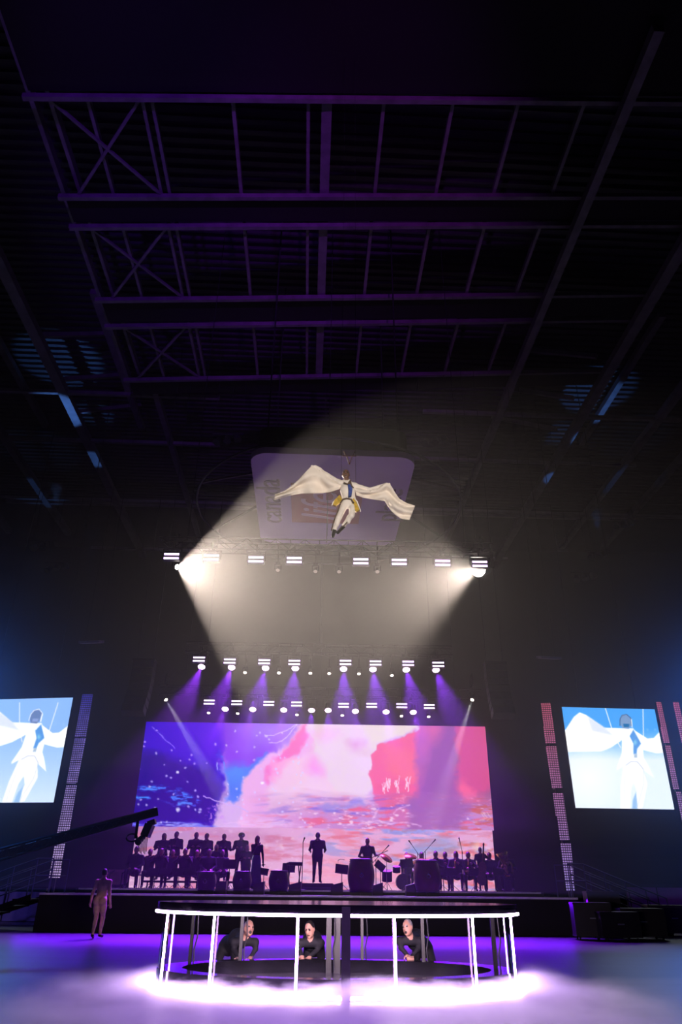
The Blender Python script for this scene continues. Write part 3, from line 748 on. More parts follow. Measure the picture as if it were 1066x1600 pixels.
def aimed_lamp(name, label, loc, target, lens, s, watts, color, deg, blend, group):
    t = thing(name, label, 'stage light', loc, 0, group)
    ax = (Vector(target) - Vector(loc)).normalized(); q = ax.to_track_quat('Z', 'Y').to_matrix()
    b = MB().lathe([(0.05 * s, -0.62 * s), (0.13 * s, -0.58 * s), (0.15 * s, -0.3 * s), (0.19 * s, -0.06 * s), (0.2 * s, 0.02 * s), (0.17 * s, 0.022 * s), (0.165 * s, -0.02 * s)], 20, q, caps=False)
    smooth_by_angle(b.build('head', BLACK, t))
    MB().lathe([(0.0005, 0.005 * s), (0.1 * s, 0.0), (0.168 * s, -0.015 * s)], 20, q, caps=False).build('lens', lens, t, True)
    c = -ax * 0.3 * s; side = ax.cross(Vector((0, 0, 1))).normalized()
    y = MB()
    for sx in (-1, 1): y.bar(c + side * (sx * 0.24 * s), c + side * (sx * 0.24 * s) + Vector((0, 0, 0.45 * s)), 0.05 * s, 0.08 * s)
    y.bar(c - side * 0.26 * s + Vector((0, 0, 0.45 * s)), c + side * 0.26 * s + Vector((0, 0, 0.45 * s)), 0.08 * s, 0.06 * s)
    y.build('yoke', BLACK, t)
    MB().box(c + Vector((0, 0, 0.56 * s)), (0.36 * s, 0.3 * s, 0.16 * s)).build('base', BLACK, t)
    MB().bar(c + Vector((0, 0, 0.6 * s)), c + Vector((0, 0.0, 1.3)), 0.05, 0.05).box(c + Vector((0, 0, 0.85)), (0.04, 0.8, 0.5)).build('hanger', BLACK, t)
    add_lamp(t, watts, color, deg, ax, blend, 0.06 * s)
    return t
WARM = (1.0, 0.82, 0.69)
LA, LB = at(277, 886, 22.43), at(748, 890, 22.6)
def beside_camera(L, deg, tilt):
    """aim point whose axis passes the photographer at an angle of deg; tilt turns it in the picture plane"""
    tc = (CAM - L).normalized(); r = Vector((0, 0, 1)).cross(tc); r = -r if r.x < 0 else r; r.normalize(); u = tc.cross(r); u = -u if u.z < 0 else u
    side = r * math.cos(R(tilt)) + u * math.sin(R(tilt))
    return L + (tc * math.cos(R(deg)) + side * math.sin(R(deg))) * 10
aimed_lamp('follow_spot', 'left white follow spot throwing a wide hazy beam across the sign', LA, beside_camera(LA, 25.0, -2), LENS_HOT, 0.5, 15500, WARM, 42.5, 0.06, 'white follow spots on the front truss')
aimed_lamp('follow_spot', 'right white follow spot glaring almost straight at the viewer', LB, beside_camera(LB, 18.8, 177), LENS_HOT, 1.5, 17000, WARM, 33.5, 0.4, 'white follow spots on the front truss')
for px, py, tx, ty, lab in ((259.5, 1093.5, 345, 1240, 'slim white profile lamp over the upper left corner of the LED wall'), (738, 1093.5, 694, 1230, 'slim white profile lamp over the upper right corner of the LED wall')):
    aimed_lamp('profile_lamp', lab, at(px, py, 34.1), at(tx, ty, 30.7), LENS_W, 0.5, 30000, (1, 0.92, 0.95), 6.5, 0.3, 'profile lamps beside the LED wall')
dm0 = head_master(LENS_DIM, False, 'dim lamps under the front truss'); dm_used = [False]
# dim discs hanging low under the front truss
for i, (px, py) in enumerate(((434, 891), (493, 893), (530, 893.5), (590, 893.5))):
    place_head(dm0, dm_used, at(px, py, 22.5, 1.2), f'{ORD[i]} faint lamp disc from the left under the front truss')
# ================================================================ round glass drum stage in the foreground
DA, DBB, DY = 2.76, 1.6, 12.9
dc = at(526, 1545, DY); DX = dc.x
DZ = 1.0
rd = thing('drum_stage', 'round black drum stage with glass sides and glowing white neon edges', 'stage', (DX, DY, 0))
def el(phi, k=1.0, z=0.0): return Vector((DA * k * math.sin(phi), -DBB * k * math.cos(phi), z))
def phi_at(px, z):
    lo, hi = -1.45, 1.45
    for _ in range(50):
        m = (lo + hi) / 2; p = el(m, 1.0, z) + Vector((DX, DY, 0)); x, _y = project([p.x, p.y, p.z])
        if x < px: lo = m
        else: hi = m
    return (lo + hi) / 2
def ell_band(k0, k1, z0, z1, n=96):
    m = MB(); vs = []; fs = []
    for i in range(n):
        t = 2 * math.pi * i / n
        vs += [el(t, k1, z0), el(t, k1, z1), el(t, k0, z1), el(t, k0, z0)]
    for i in range(n):
        j = (i + 1) % n
        for a in range(4):
            b = (a + 1) % 4; fs.append((i * 4 + a, j * 4 + a, j * 4 + b, i * 4 + b))
    return m.add(vs, fs)
smooth_by_angle(ell_band(0.0, 1.03, DZ, DZ + 0.12).build('top_slab', BLACKGLOSS, rd))
smooth_by_angle(ell_band(0.86, 1.0, 0.0, 0.24).build('base_ring', BLACKGLOSS, rd))
smooth_by_angle(ell_band(0.0, 0.87, 0.0, 0.05).build('inner_floor', mat('drum_floor', (46, 40, 58), 0.25, 0, 0.2, 2), rd))
NEON = glow('neon_white', (228, 184, 255), 36.0)
NEONB = glow('neon_base', (236, 190, 255), 300.0)
def arc(p0, p1, k, z, n=40): return [el(p0 + (p1 - p0) * i / (n - 1), k, z) for i in range(n)]
pg = phi_at(540.5, DZ)
e0 = R(-86); e1 = R(84)
MB().path(arc(e0, pg - 0.022, 1.035, DZ - 0.01), 0.020, 8).build('neon_tube', NEON, rd, True)
MB().path(arc(pg + 0.022, e1, 1.035, DZ - 0.01), 0.020, 8).build('neon_tube', NEON, rd, True)
MB().path(arc(R(-100), R(96), 1.025, 0.035, 70), 0.02, 8).build('base_neon_tube', NEONB, rd, True)
phis = []
for px in (262, 335, 465, 616, 737.5, 797):
    ph = phi_at(px, 0.5); phis.append(ph)
    MB().tube(el(ph, 1.02, 0.02), el(ph, 1.02, DZ - 0.02), 0.016, n=10).build('neon_post', NEON, rd, True)
MB().box(el(pg, 1.03, DZ / 2 + 0.05), (0.12, 0.1, DZ + 0.1)).build('dark_post', BLACK, rd)
# acrylic panes between the posts
def pane_material():
    m = bpy.data.materials.new('acrylic_pane'); m.use_nodes = True; nt = m.node_tree; nt.nodes.clear(); N = nt.nodes.new
    tr = N('ShaderNodeBsdfTransparent'); tr.inputs[0].default_value = (0.93, 0.92, 0.95, 1)
    gl = N('ShaderNodeBsdfGlossy'); gl.inputs[0].default_value = (0.9, 0.88, 0.95, 1); gl.inputs['Roughness'].default_value = 0.03
    fr = N('ShaderNodeFresnel'); fr.inputs[0].default_value = 1.45
    mx = N('ShaderNodeMixShader'); o = N('ShaderNodeOutputMaterial')
    nt.links.new(fr.outputs[0], mx.inputs[0]); nt.links.new(tr.outputs[0], mx.inputs[1]); nt.links.new(gl.outputs[0], mx.inputs[2]); nt.links.new(mx.outputs[0], o.inputs[0])
    return m
PANE = pane_material()
edges = [R(-100)] + phis[:3] + [pg] + phis[3:] + [R(98)]
for p0, p1 in zip(edges[:-1], edges[1:]):
    MB().grid(lambda u, v: el(p0 + (p1 - p0) * u, 0.995, 0.03 + v * (DZ - 0.05)), 12, 2).build('glass_pane', PANE, rd, True)
# black posts at the back and centre, with their cable runs
for px, k, w in ((299, 0.93, 0.05), (377, 0.9, 0.055), (514, 0.8, 0.09), (527, 0.84, 0.11), (566, 0.93, 0.05), (661, 0.9, 0.055), (788, 0.9, 0.06)):
    ph = -phi_at(px, 0.5); s = 1.0
    lo, hi = -1.5, 1.5
    for _ in range(40):
        m_ = (lo + hi) / 2; p = Vector((DA * k * math.sin(m_) + DX, DBB * k * math.cos(m_) + DY, 0.5)); x, _y = project([p.x, p.y, p.z])
        if x < px: lo = m_
        else: hi = m_
    b = Vector((DA * k * math.sin(lo), DBB * k * math.cos(lo), 0.0))
    po = MB().box(b + Vector((0, 0, DZ / 2)), (w, w, DZ)).build('support_post', BLACK, rd)
    MB().path([b + Vector((0.05 + w / 2, -0.02, DZ - 0.02)), b + Vector((0.07 + w / 2, -0.03, 0.6)), b + Vector((0.03 + w / 2, -0.02, 0.42)), b + Vector((0.05 + w / 2, -0.02, 0.1))], 0.012, 6).build('cable', DARKSTEEL, po)

# low fog that rolls over the floor around the drum
def fog_material():
    m = bpy.data.materials.new('ground_fog'); m.use_nodes = True; nt = m.node_tree; nt.nodes.clear(); N = nt.nodes.new; L = nt.links.new
    tc = N('ShaderNodeTexCoord'); sep = N('ShaderNodeSeparateXYZ'); L(tc.outputs['Object'], sep.inputs[0])
    mp = N('ShaderNodeMapping'); mp.inputs['Scale'].default_value = (0.8, 1.1, 2.2); L(tc.outputs['Object'], mp.inputs[0])
    n = N('ShaderNodeTexNoise'); n.inputs['Scale'].default_value = 1.3; n.inputs['Detail'].default_value = 5; n.inputs['Roughness'].default_value = 0.6; L(mp.outputs[0], n.inputs['Vector'])
    def mth(op, a, b=None, c=None, clamp=False):
        q = N('ShaderNodeMath'); q.operation = op; q.use_clamp = clamp
        for i, v in enumerate((a, b, c)):
            if v is None: continue
            if isinstance(v, (int, float)): q.inputs[i].default_value = v
            else: L(v, q.inputs[i])
        return q.outputs[0]
    # fog top follows the noise and thins out away from the drum
    dist = N('ShaderNodeVectorMath'); dist.operation = 'LENGTH'
    mp2 = N('ShaderNodeMapping'); mp2.inputs['Location'].default_value = (0, 2.0 / 3.9, 0); mp2.inputs['Scale'].default_value = (1 / 4.5, 1 / 3.9, 0); L(tc.outputs['Object'], mp2.inputs[0]); L(mp2.outputs[0], dist.inputs[0])
    fall = mth('SUBTRACT', 1.0, dist.outputs['Value'], clamp=True)
    top = mth('MULTIPLY_ADD', n.outputs['Fac'], 0.66, -0.10)
    h = mth('DIVIDE', mth('SUBTRACT', top, sep.outputs[2]), 0.14, clamp=True)
    # none inside the drum
    din = N('ShaderNodeVectorMath'); din.operation = 'LENGTH'
    mp3 = N('ShaderNodeMapping'); mp3.inputs['Scale'].default_value = (1 / (DA * 1.0), 1 / (DBB * 1.0), 0); L(tc.outputs['Object'], mp3.inputs[0]); L(mp3.outputs[0], din.inputs[0])
    outside = mth('DIVIDE', mth('SUBTRACT', din.outputs['Value'], 0.99), 0.03, clamp=True)
    d = mth('MULTIPLY', mth('MULTIPLY', mth('MULTIPLY', h, outside), mth('POWER', fall, 0.9)), 2.3)
    v = N('ShaderNodeVolumeScatter'); v.inputs['Color'].default_value = (0.95, 0.93, 1, 1); v.inputs['Anisotropy'].default_value = 0.0
    L(d, v.inputs['Density']); o = N('ShaderNodeOutputMaterial'); L(v.outputs[0], o.inputs['Volume'])
    return m
fog = MB().box((0, -0.6, 0.24), (16, 8.4, 0.46)).build('ground_fog', fog_material(), None, loc=(DX, DY, 0))
tag(fog, 'white low fog spilling over the floor around the round drum stage', 'fog'); fog['kind'] = 'stuff'

# thin theatrical haze hanging over the floor and the stage
def haze_material(density):
    m = bpy.data.materials.new('stage_haze'); m.use_nodes = True; nt = m.node_tree; nt.nodes.clear()
    v = nt.nodes.new('ShaderNodeVolumeScatter'); v.inputs['Color'].default_value = (1, 1, 1, 1)
    v.inputs['Density'].default_value = density; v.inputs['Anisotropy'].default_value = 0.5
    o = nt.nodes.new('ShaderNodeOutputMaterial'); nt.links.new(v.outputs[0], o.inputs['Volume'])
    return m
hz = MB().box((0, (11.4 + 45) / 2, (3.0 + 21.0) / 2), (60, 45 - 11.4, 18.0)).build('stage_haze', haze_material(0.0058))
tag(hz, 'thin haze hanging in the air under the roof and showing the light beams', 'haze'); hz['kind'] = 'stuff'
hz2 = MB().box((0, (12.4 + 45) / 2, 2.1), (60, 45 - 12.4, 1.78)).build('stage_haze', haze_material(0.0028))
tag(hz2, 'thinner haze drifting low in front of the orchestra and LED wall', 'haze'); hz2['kind'] = 'stuff'
# ================================================================ people (each body one continuous surface)
def V3(*a): return np.array(a, float)
class Body:
    def __init__(s): s.p = []                      # primitives: (kind, data, material index, blend)
    def cap(s, a, b, ra, rb, m, k=0.03, flat=None):
        s.p.append(('c', np.array(a, float), np.array(b, float), ra, rb, m, k, flat)); return s
    def ell(s, c, r, m, k=0.02, M=None):
        s.p.append(('e', np.array(c, float), np.array(r, float), np.eye(3) if M is None else M, 0, m, k, None)); return s
def prim_sdf(q, X):
    if q[0] == 'c':
        _, a, b, ra, rb, m, k, flat = q
        if flat is not None:
            n, sc = np.array(flat[0], float), flat[1]; n = n / np.linalg.norm(n)
            st = lambda P: P + ((P - a) @ n)[..., None] * n * (1 / sc - 1)
            X = st(X); b = st(b[None])[0]
        ba = b - a; t = np.clip(((X - a) @ ba) / (ba @ ba + 1e-12), 0, 1)
        d = np.linalg.norm(X - a - t[..., None] * ba, axis=-1) - (ra + (rb - ra) * t)
        return d * (flat[1] if flat is not None else 1.0)
    _, c, r, M, _, m, k, _ = q
    L = (X - c) @ M
    k0 = np.linalg.norm(L / r, axis=-1); k1 = np.linalg.norm(L / (r * r), axis=-1)
    return k0 * (k0 - 1.0) / (k1 + 1e-9)
def prim_box(q):
    if q[0] == 'c':
        r = max(q[3], q[4]); return np.minimum(q[1], q[2]) - r, np.maximum(q[1], q[2]) + r
    r = q[2].max(); return q[1] - r, q[1] + r
def nets(Fd, org, h):
    ins = Fd < 0; nx, ny, nz = Fd.shape
    acc = np.zeros((nx - 1, ny - 1, nz - 1, 3)); cnt = np.zeros((nx - 1, ny - 1, nz - 1))
    g = np.stack(np.meshgrid(np.arange(nx), np.arange(ny), np.arange(nz), indexing='ij'), -1).astype(float)
    quads = []
    for ax in range(3):
        sl0 = [slice(None)] * 3; sl1 = [slice(None)] * 3; sl0[ax] = slice(0, -1); sl1[ax] = slice(1, None)
        f0, f1 = Fd[tuple(sl0)], Fd[tuple(sl1)]; cr = (f0 < 0) != (f1 < 0)
        t = np.where(cr, f0 / np.where(cr, f0 - f1, 1), 0)
        P = g[tuple(sl0)].copy(); P[..., ax] += t; P[~cr] = 0
        o = [a for a in range(3) if a != ax]
        for d0 in (0, 1):
            for d1 in (0, 1):
                s = [slice(None)] * 3; s[o[0]] = slice(d0, Fd.shape[o[0]] - 1 + d0); s[o[1]] = slice(d1, Fd.shape[o[1]] - 1 + d1)
                acc += P[tuple(s)]; cnt += cr[tuple(s)]
        I = np.argwhere(cr); m = np.ones(len(I), bool)
        for a in o: m &= (I[:, a] >= 1) & (I[:, a] < Fd.shape[a] - 1)
        I = I[m]; e0 = np.zeros(3, int); e1 = np.zeros(3, int); e0[o[0]] = 1; e1[o[1]] = 1
        q = np.stack([I - e0 - e1, I - e1, I, I - e0], 1)
        fl = (f0[tuple(I.T)] < 0) ^ (ax == 1)
        q[~fl] = q[~fl][:, ::-1]
        quads.append(q)
    act = cnt > 0; idx = -np.ones(act.shape, int); idx[act] = np.arange(act.sum())
    v = acc[act] / cnt[act][:, None] * h + org
    q = np.concatenate(quads); f = idx[q[..., 0], q[..., 1], q[..., 2]]
    return v, f[(f >= 0).all(1)]
def body_mesh(name, B, mats, h):
    lo = np.min([prim_box(q)[0] for q in B.p], 0) - 3 * h; hi = np.max([prim_box(q)[1] for q in B.p], 0) + 3 * h
    n = np.ceil((hi - lo) / h).astype(int) + 1
    Fd = np.full(n, 0.5); gx = [lo[a] + np.arange(n[a]) * h for a in range(3)]
    for q in B.p:
        a, b = prim_box(q); k = max(q[6], 1e-4); mg = k + 3 * h
        i0 = np.maximum(((a - mg - lo) / h).astype(int), 0); i1 = np.minimum(((b + mg - lo) / h).astype(int) + 2, n)
        X = np.stack(np.meshgrid(*[gx[c][i0[c]:i1[c]] for c in range(3)], indexing='ij'), -1)
        d = prim_sdf(q, X); s = (slice(i0[0], i1[0]), slice(i0[1], i1[1]), slice(i0[2], i1[2])); c = Fd[s]
        hh = np.maximum(k - np.abs(c - d), 0) / k
        Fd[s] = np.minimum(c, d) - hh * hh * k * 0.25
    v, f = nets(Fd, lo, h)
    me = bpy.data.meshes.new(name); me.from_pydata(v.tolist(), [], f.tolist())
    fc = v[f].mean(1); best = np.full(len(fc), 1e9); mi = np.zeros(len(fc), int)
    for q in B.p:
        d = prim_sdf(q, fc); w = d < best; best[w] = d[w]; mi[w] = q[5]
    for m in mats: me.materials.append(m)
    me.polygons.foreach_set('material_index', mi.astype(np.int32)); me.polygons.foreach_set('use_smooth', [True] * len(f))
    me.update()
    return me
def unit(v): v = np.array(v, float); return v / (np.linalg.norm(v) + 1e-9)
SKIN, HAIR, TOP, LEG, SHOE, DARK, EXTRA = range(7)
def head(B, c, fwd, up, s=1.0, hair='short', face=False):
    f = unit(fwd); u = unit(np.array(up) - np.dot(up, f) * f); r = np.cross(f, u); M = np.stack([r, f, u], 1)
    W = lambda x, y, z: np.array(c) + s * (r * x + f * y + u * z)
    B.ell(c, V3(.074, .094, .112) * s, SKIN, .01, M); B.ell(W(0, .026, -.06), V3(.056, .062, .062) * s, SKIN, .03, M)
    B.ell(W(0, -.022, .022), V3(.08, .09, .104) * s, HAIR, .008, M)
    if hair == 'long':
        B.ell(W(0, -.05, -.03), V3(.085, .07, .12) * s, HAIR, .03, M); B.cap(W(0, -.07, -.05), W(0, -.075, -.24), .065 * s, .04 * s, HAIR, .04)
    if hair == 'afro': B.ell(W(0, -.01, .04), V3(.12, .115, .11) * s, HAIR, .01, M)
    for x in (-1, 1): B.ell(W(.076 * x, -.005, -.01), V3(.014, .026, .034) * s, SKIN, .008, M)
    B.cap(W(0, .088, .012), W(0, .112, -.022), .011 * s, .017 * s, SKIN, .012)
    if face:
        for x in (-1, 1):
            B.ell(W(.032 * x, .081, .014), V3(.017, .012, .011) * s, DARK, .002, M)
            B.cap(W(.016 * x, .092, .034), W(.05 * x, .08, .036), .007 * s, .006 * s, HAIR, .003)
        B.ell(W(0, .085, -.064), V3(.024, .012, .016 if face == 'open' else .006) * s, DARK, .002, M)
        B.ell(W(0, .072, -.098), V3(.024, .02, .018) * s, SKIN, .015, M)
    return W
def hand(B, wr, d, n, s=1.0, curl=0.4, fine=False, m=SKIN):
    """palm plus four fingers and a side thumb; d = pointing direction, n = palm normal (towards what is gripped)"""
    wr = np.array(wr, float); d = unit(d); n = unit(np.array(n, float) - np.dot(n, d) * d); r = np.cross(d, n)
    B.cap(wr, wr + d * .085 * s, .028 * s, .04 * s, m, .02, (n, .55))
    if not fine:
        B.cap(wr + d * .08 * s, wr + d * .15 * s + n * .04 * curl, .036 * s, .02 * s, m, .02, (n, .6)); B.cap(wr + d * .03 * s + r * .03 * s, wr + d * .09 * s + r * .055 * s + n * .02, .015 * s, .011 * s, m, .01); return
    for i, (o, l) in enumerate(((-.03, .066), (-.011, .078), (.009, .074), (.029, .058))):
        a = wr + d * .088 * s + r * o * s; b = a + (d * math.cos(curl) + n * math.sin(curl)) * l * .55 * s; c = b + (d * math.cos(curl * 2.2) + n * math.sin(curl * 2.2)) * l * .5 * s
        B.cap(a, b, .0105 * s, .0098 * s, m, .004); B.cap(b, c, .0098 * s, .0085 * s, m, .004)
    a = wr + d * .025 * s - r * .028 * s; b = a + (d * .6 - r * .75 + n * .25) * .05 * s; c = b + (d * .8 - r * .2 + n * .5) * .038 * s
    B.cap(a, b, .014 * s, .012 * s, m, .008); B.cap(b, c, .012 * s, .0095 * s, m, .004)
def figure(J, hair='short', face=False, sleeves=TOP, fine=False, slim=1.1, skirt=None, hands=None, fwd=(0, -1, 0), up=(0, 0, 1), tors_n=(0, 1, 0), leg_m=LEG, hs=1.0):
    B = Body(); j = {k: np.array(v, float) for k, v in J.items()}
    n = (tors_n, .66)
    pel, ch, nk, hd = j['pel'], j['ch'], j['nk'], j['hd']
    B.cap(pel, pel + (ch - pel) * .5, .155 * slim, .135 * slim, TOP if skirt is None else EXTRA, .05, n); B.cap(pel + (ch - pel) * .45, ch, .138 * slim, .165 * slim, TOP, .05, n)
    B.cap(ch, nk, .155 * slim, .075, TOP, .05, n); B.cap(j['shl'], j['shr'], .066 * slim, .066 * slim, TOP, .06)
    B.cap(nk, hd - (hd - nk) * .25, .056, .052, SKIN, .015)
    head(B, hd, fwd, up, hs, hair, face)
    for s in 'lr':
        B.cap(j['sh' + s], j['el' + s], .058 * slim, .043, sleeves, .04); B.cap(j['el' + s], j['wr' + s], .043, .031, sleeves, .02)
        hd_ = (hands or {}).get(s)
        d = unit(j['wr' + s] - j['el' + s])
        if hd_: hand(B, j['wr' + s], hd_[0], hd_[1], 1.0, hd_[2], fine, hd_[3] if len(hd_) > 3 else SKIN)
        else: hand(B, j['wr' + s], d, np.array((.3 if s == 'r' else -.3, -1, -.2)), 1.0, .5, fine)
        B.cap(j['hip' + s], j['kn' + s], .09 * slim, .06, leg_m, .04); B.cap(j['kn' + s], j['an' + s], .06, .042, leg_m, .02)
        mid = j['kn' + s] * .65 + j['an' + s] * .35; bk = unit(np.cross(j['kn' + s] - j['an' + s], (1, 0, 0)))
        B.ell(mid, (.05, .052, .11), leg_m, .03)
        B.cap(j['an' + s] - (0, 0, .02), j['toe' + s], .044, .034, SHOE, .02)
    B.cap(pel, (j['hipl'] + j['hipr']) / 2, .15 * slim, .13 * slim, leg_m if skirt is None else EXTRA, .05, n)
    if skirt is not None:
        e = np.array(skirt[0]); B.cap(pel, e, .14, skirt[1], EXTRA, .06, (tors_n, .75))
    return B
def stand_J(arms='folder'):
    J = dict(pel=(0, 0, .97), ch=(0, 0, 1.28), nk=(0, .01, 1.48), hd=(0, -.02, 1.64), shl=(.19, 0, 1.41), shr=(-.19, 0, 1.41), hipl=(.09, 0, .92), hipr=(-.09, 0, .92),
             knl=(.1, -.02, .5), knr=(-.1, -.02, .5), anl=(.11, .03, .09), anr=(-.11, .03, .09), toel=(.14, -.15, .04), toer=(-.14, -.15, .04))
    A = {'folder': dict(ell=(.27, -.05, 1.14), elr=(-.27, -.05, 1.14), wrl=(.12, -.27, 1.2), wrr=(-.12, -.27, 1.2)),
         'down': dict(ell=(.24, .02, 1.12), elr=(-.24, .02, 1.12), wrl=(.25, -.05, .86), wrr=(-.25, -.05, .86)),
         'conduct': dict(ell=(.27, .02, 1.14), elr=(-.27, .02, 1.14), wrl=(.26, -.24, 1.1), wrr=(-.24, -.24, 1.1)),
         'mic': dict(ell=(.22, -.06, 1.12), elr=(-.24, -.1, 1.18), wrl=(.24, -.08, .88), wrr=(-.09, -.2, 1.4)),
         'guitar': dict(ell=(.3, -.02, 1.16), elr=(-.32, .0, 1.14), wrl=(.38, -.26, 1.16), wrr=(-.08, -.24, 1.02))}[arms]
    J.update(A); return J
def sit_J(arms='violin'):
    J = dict(pel=(0, .02, .55), ch=(0, 0, .88), nk=(0, -.01, 1.07), hd=(0, -.05, 1.23), shl=(.19, 0, 1.0), shr=(-.19, 0, 1.0), hipl=(.1, 0, .52), hipr=(-.1, 0, .52),
             knl=(.17, -.43, .53), knr=(-.17, -.43, .53), anl=(.16, -.4, .09), anr=(-.16, -.42, .09), toel=(.18, -.58, .04), toer=(-.18, -.6, .04))
    A = {'violin': dict(ell=(.26, -.2, .86), elr=(-.33, -.12, .86), wrl=(.2, -.42, 1.0), wrr=(-.16, -.32, 1.02)),
         'horn': dict(ell=(.28, -.12, .76), elr=(-.3, -.12, .76), wrl=(.1, -.3, .9), wrr=(-.12, -.32, .76)),
         'drum': dict(ell=(.33, -.1, .82), elr=(-.33, -.1, .82), wrl=(.22, -.36, .9), wrr=(-.22, -.36, .9)),
         'lap': dict(ell=(.26, -.05, .76), elr=(-.26, -.05, .76), wrl=(.12, -.3, .64), wrr=(-.12, -.3, .64))}[arms]
    J.update(A); return J
M_SKIN = mat('skin', (186, 140, 122), 0.55, 0, 0.08, 12); M_HAIRD = mat('hair_dark', (26, 20, 20), 0.6); M_HAIRG = mat('hair_grey', (150, 142, 140), 0.6, 0, .2, 30)
M_HAIRL = mat('hair_fair', (190, 150, 110), 0.5, 0, .2, 30)
M_SUIT = mat('black_suit', (22, 20, 28), 0.85, bump=0.05); M_SUIT2 = mat('navy_suit', (28, 28, 46), 0.85); M_SHOE = mat('black_shoe', (14, 13, 15), 0.35); M_DARK = mat('face_dark', (26, 16, 18), 0.5)
M_DRESS = mat('violet_dress', (60, 50, 120), 0.7); M_SHIRT = mat('grey_shirt', (96, 90, 104), 0.8)
def person(label, J, loc, rotz, mats=None, h=0.026, group=None, cat='person', more=(), **kw):
    mats = mats or [M_SKIN, M_HAIRD, M_SUIT, M_SUIT, M_SHOE, M_DARK, M_SUIT]
    B = figure(J, **kw)
    for c_, r_, m_ in more: B.ell(c_, r_, m_, .05)
    me = body_mesh('person', B, mats, h)
    return tag(inst('person', me, None, loc, (0, 0, rotz)), label, cat, group)

# ---------------------------------------------------------------- flying performer with cloth wings
FD = 13.5
fo = at(546, 788, FD)
fl = bpy.data.objects.new('person', None)
def fp(px, py, dd=0.0): return np.array(at(px, py, FD + dd) - fo)
JF = dict(pel=fp(546, 785), ch=fp(543.5, 766, -.04), nk=fp(542, 752, -.02), hd=fp(540.5, 741.5, -.06), shl=fp(554.5, 758.5, -.02), shr=fp(531.5, 754.5, -.02),
          hipl=fp(552, 786), hipr=fp(540, 786), knl=fp(549.5, 805.5, -.1), anl=fp(536.5, 822, .08), toel=fp(528, 832.5, .0), knr=fp(529.5, 809, -.08), anr=fp(522.5, 828, .0), toer=fp(520.5, 838, -.1),
          ell=fp(578, 765, .0), wrl=fp(602, 757, -.05), elr=fp(512, 742, .0), wrr=fp(494, 730, -.05))
M_WHITE = mat('ivory_suit', (236, 226, 214), 0.75, 0, 0.06, 8, 0.05); M_BROWN = mat('brown_face', (120, 88, 72), 0.6, 0, .1, 20)
mef = body_mesh('person', figure(JF, hair='short', face=True, fine=True, slim=0.92, fwd=(0, -1, -.12), hands=dict(l=((1, 0, .1), (0, 0, -1), .9, TOP), r=((-1, 0, .3), (0, 0, -1), .9, TOP))), [M_BROWN, mat('brown_hair', (62, 44, 36), .7, 0, .3, 40), M_WHITE, M_WHITE, M_SHOE, M_DARK, M_WHITE], 0.015)
fl = tag(inst('person', mef, None, fo), 'performer in ivory suit flying on outspread white cloth wings before the sign', 'person')
WING = mat('wing_cloth', (240, 228, 214), 0.85, 0, 0.04, 5, 0.1)
def wing(top, bot, seed, nu=44, nv=20):
    def poly(P, u):
        d = [0]
        for a, b in zip(P[:-1], P[1:]): d.append(d[-1] + math.hypot(b[0] - a[0], b[1] - a[1]))
        return [float(np.interp(u * d[-1], d, [p[k] for p in P])) for k in range(3)]
    def fn(u, v):
        a, b = poly(top, u), poly(bot, u)
        x, y, d = (a[k] * (1 - v) + b[k] * v for k in range(3))
        d += 0.11 * math.sin(v * 7.5 + u * 6 + seed) * math.sin(math.pi * min(1, v * 1.1)) * (.35 + .65 * u) + 0.05 * math.sin(u * 19 + v * 3 + seed)
        return tuple(fp(x, y, d))
    o = MB().grid(fn, nu, nv).build('wing', WING, fl, True)
    s = o.modifiers.new('thickness', 'SOLIDIFY'); s.thickness = 0.012
    return o
wing([(536, 751, -.05), (524, 746, 0), (512, 741.5, 0), (502, 731, -.08), (493, 726.5, -.12), (486, 729, -.1), (474, 742, -.05), (460, 757, 0), (446, 767, .05), (430, 772, .1)],
     [(531, 764, -.02), (524, 766.5, .05), (514, 769.5, .1), (505, 770.5, .1), (492, 771, .1), (484, 771, .1), (470, 771.5, .1), (455, 774, .12), (442, 777, .12), (428.5, 781.5, .12)], 0.4)
wing([(553, 759, -.05), (565, 764, 0), (578, 766, 0), (590, 763, -.05), (604, 754, -.1), (611, 759, -.1), (617, 769, -.05), (624, 779, 0), (636, 786, .05), (649, 790, .1)],
     [(557, 774, -.02), (568, 778, .05), (580, 780, .1), (592, 781.5, .08), (601, 783, .06), (606, 790, .08), (612, 799, .08), (620, 806, .1), (628, 811, .1), (640, 812.5, .12)], 2.0)
def plate(name, pts, m, dd, t=0.03):
    P = [fp(x, y, dd + (q[0] if q else 0)) for x, y, *q in pts]; n = len(P)
    vs = [tuple(p) for p in P] + [tuple(p + np.array((0, t, 0))) for p in P]
    return MB().add(vs, [tuple(range(n - 1, -1, -1)), tuple(range(n, 2 * n))] + [(i, (i + 1) % n, n + (i + 1) % n, n + i) for i in range(n)]).build(name, m, fl)
GOLD = mat('gold_lame', (214, 176, 62), 0.4, 0.3, 0.3, 14); VEST = mat('blue_vest', (40, 66, 140), 0.5, 0, 0.5, 18); TRIM = mat('dark_trim', (84, 66, 48), 0.6)
for pts in ([(531, 773), (535, 780), (530, 786), (525, 790), (520, 788), (523, 781)], [(553, 778), (557, 785), (562, 797), (557, 799), (552, 792), (549, 783)]): plate('coat_tail', pts, GOLD, -.1, .05)
for pts in ([(523, 781), (520, 788), (518, 790), (520, 784)], [(556, 781), (563, 798), (564.5, 799), (559, 783)]): plate('tail_lining', pts, M_WHITE, -.12, .04)
plate('vest', [(543.5, 756, .03), (548, 757), (551, 764), (549.5, 774), (545, 775), (545, 765)], VEST, -.22, .06)
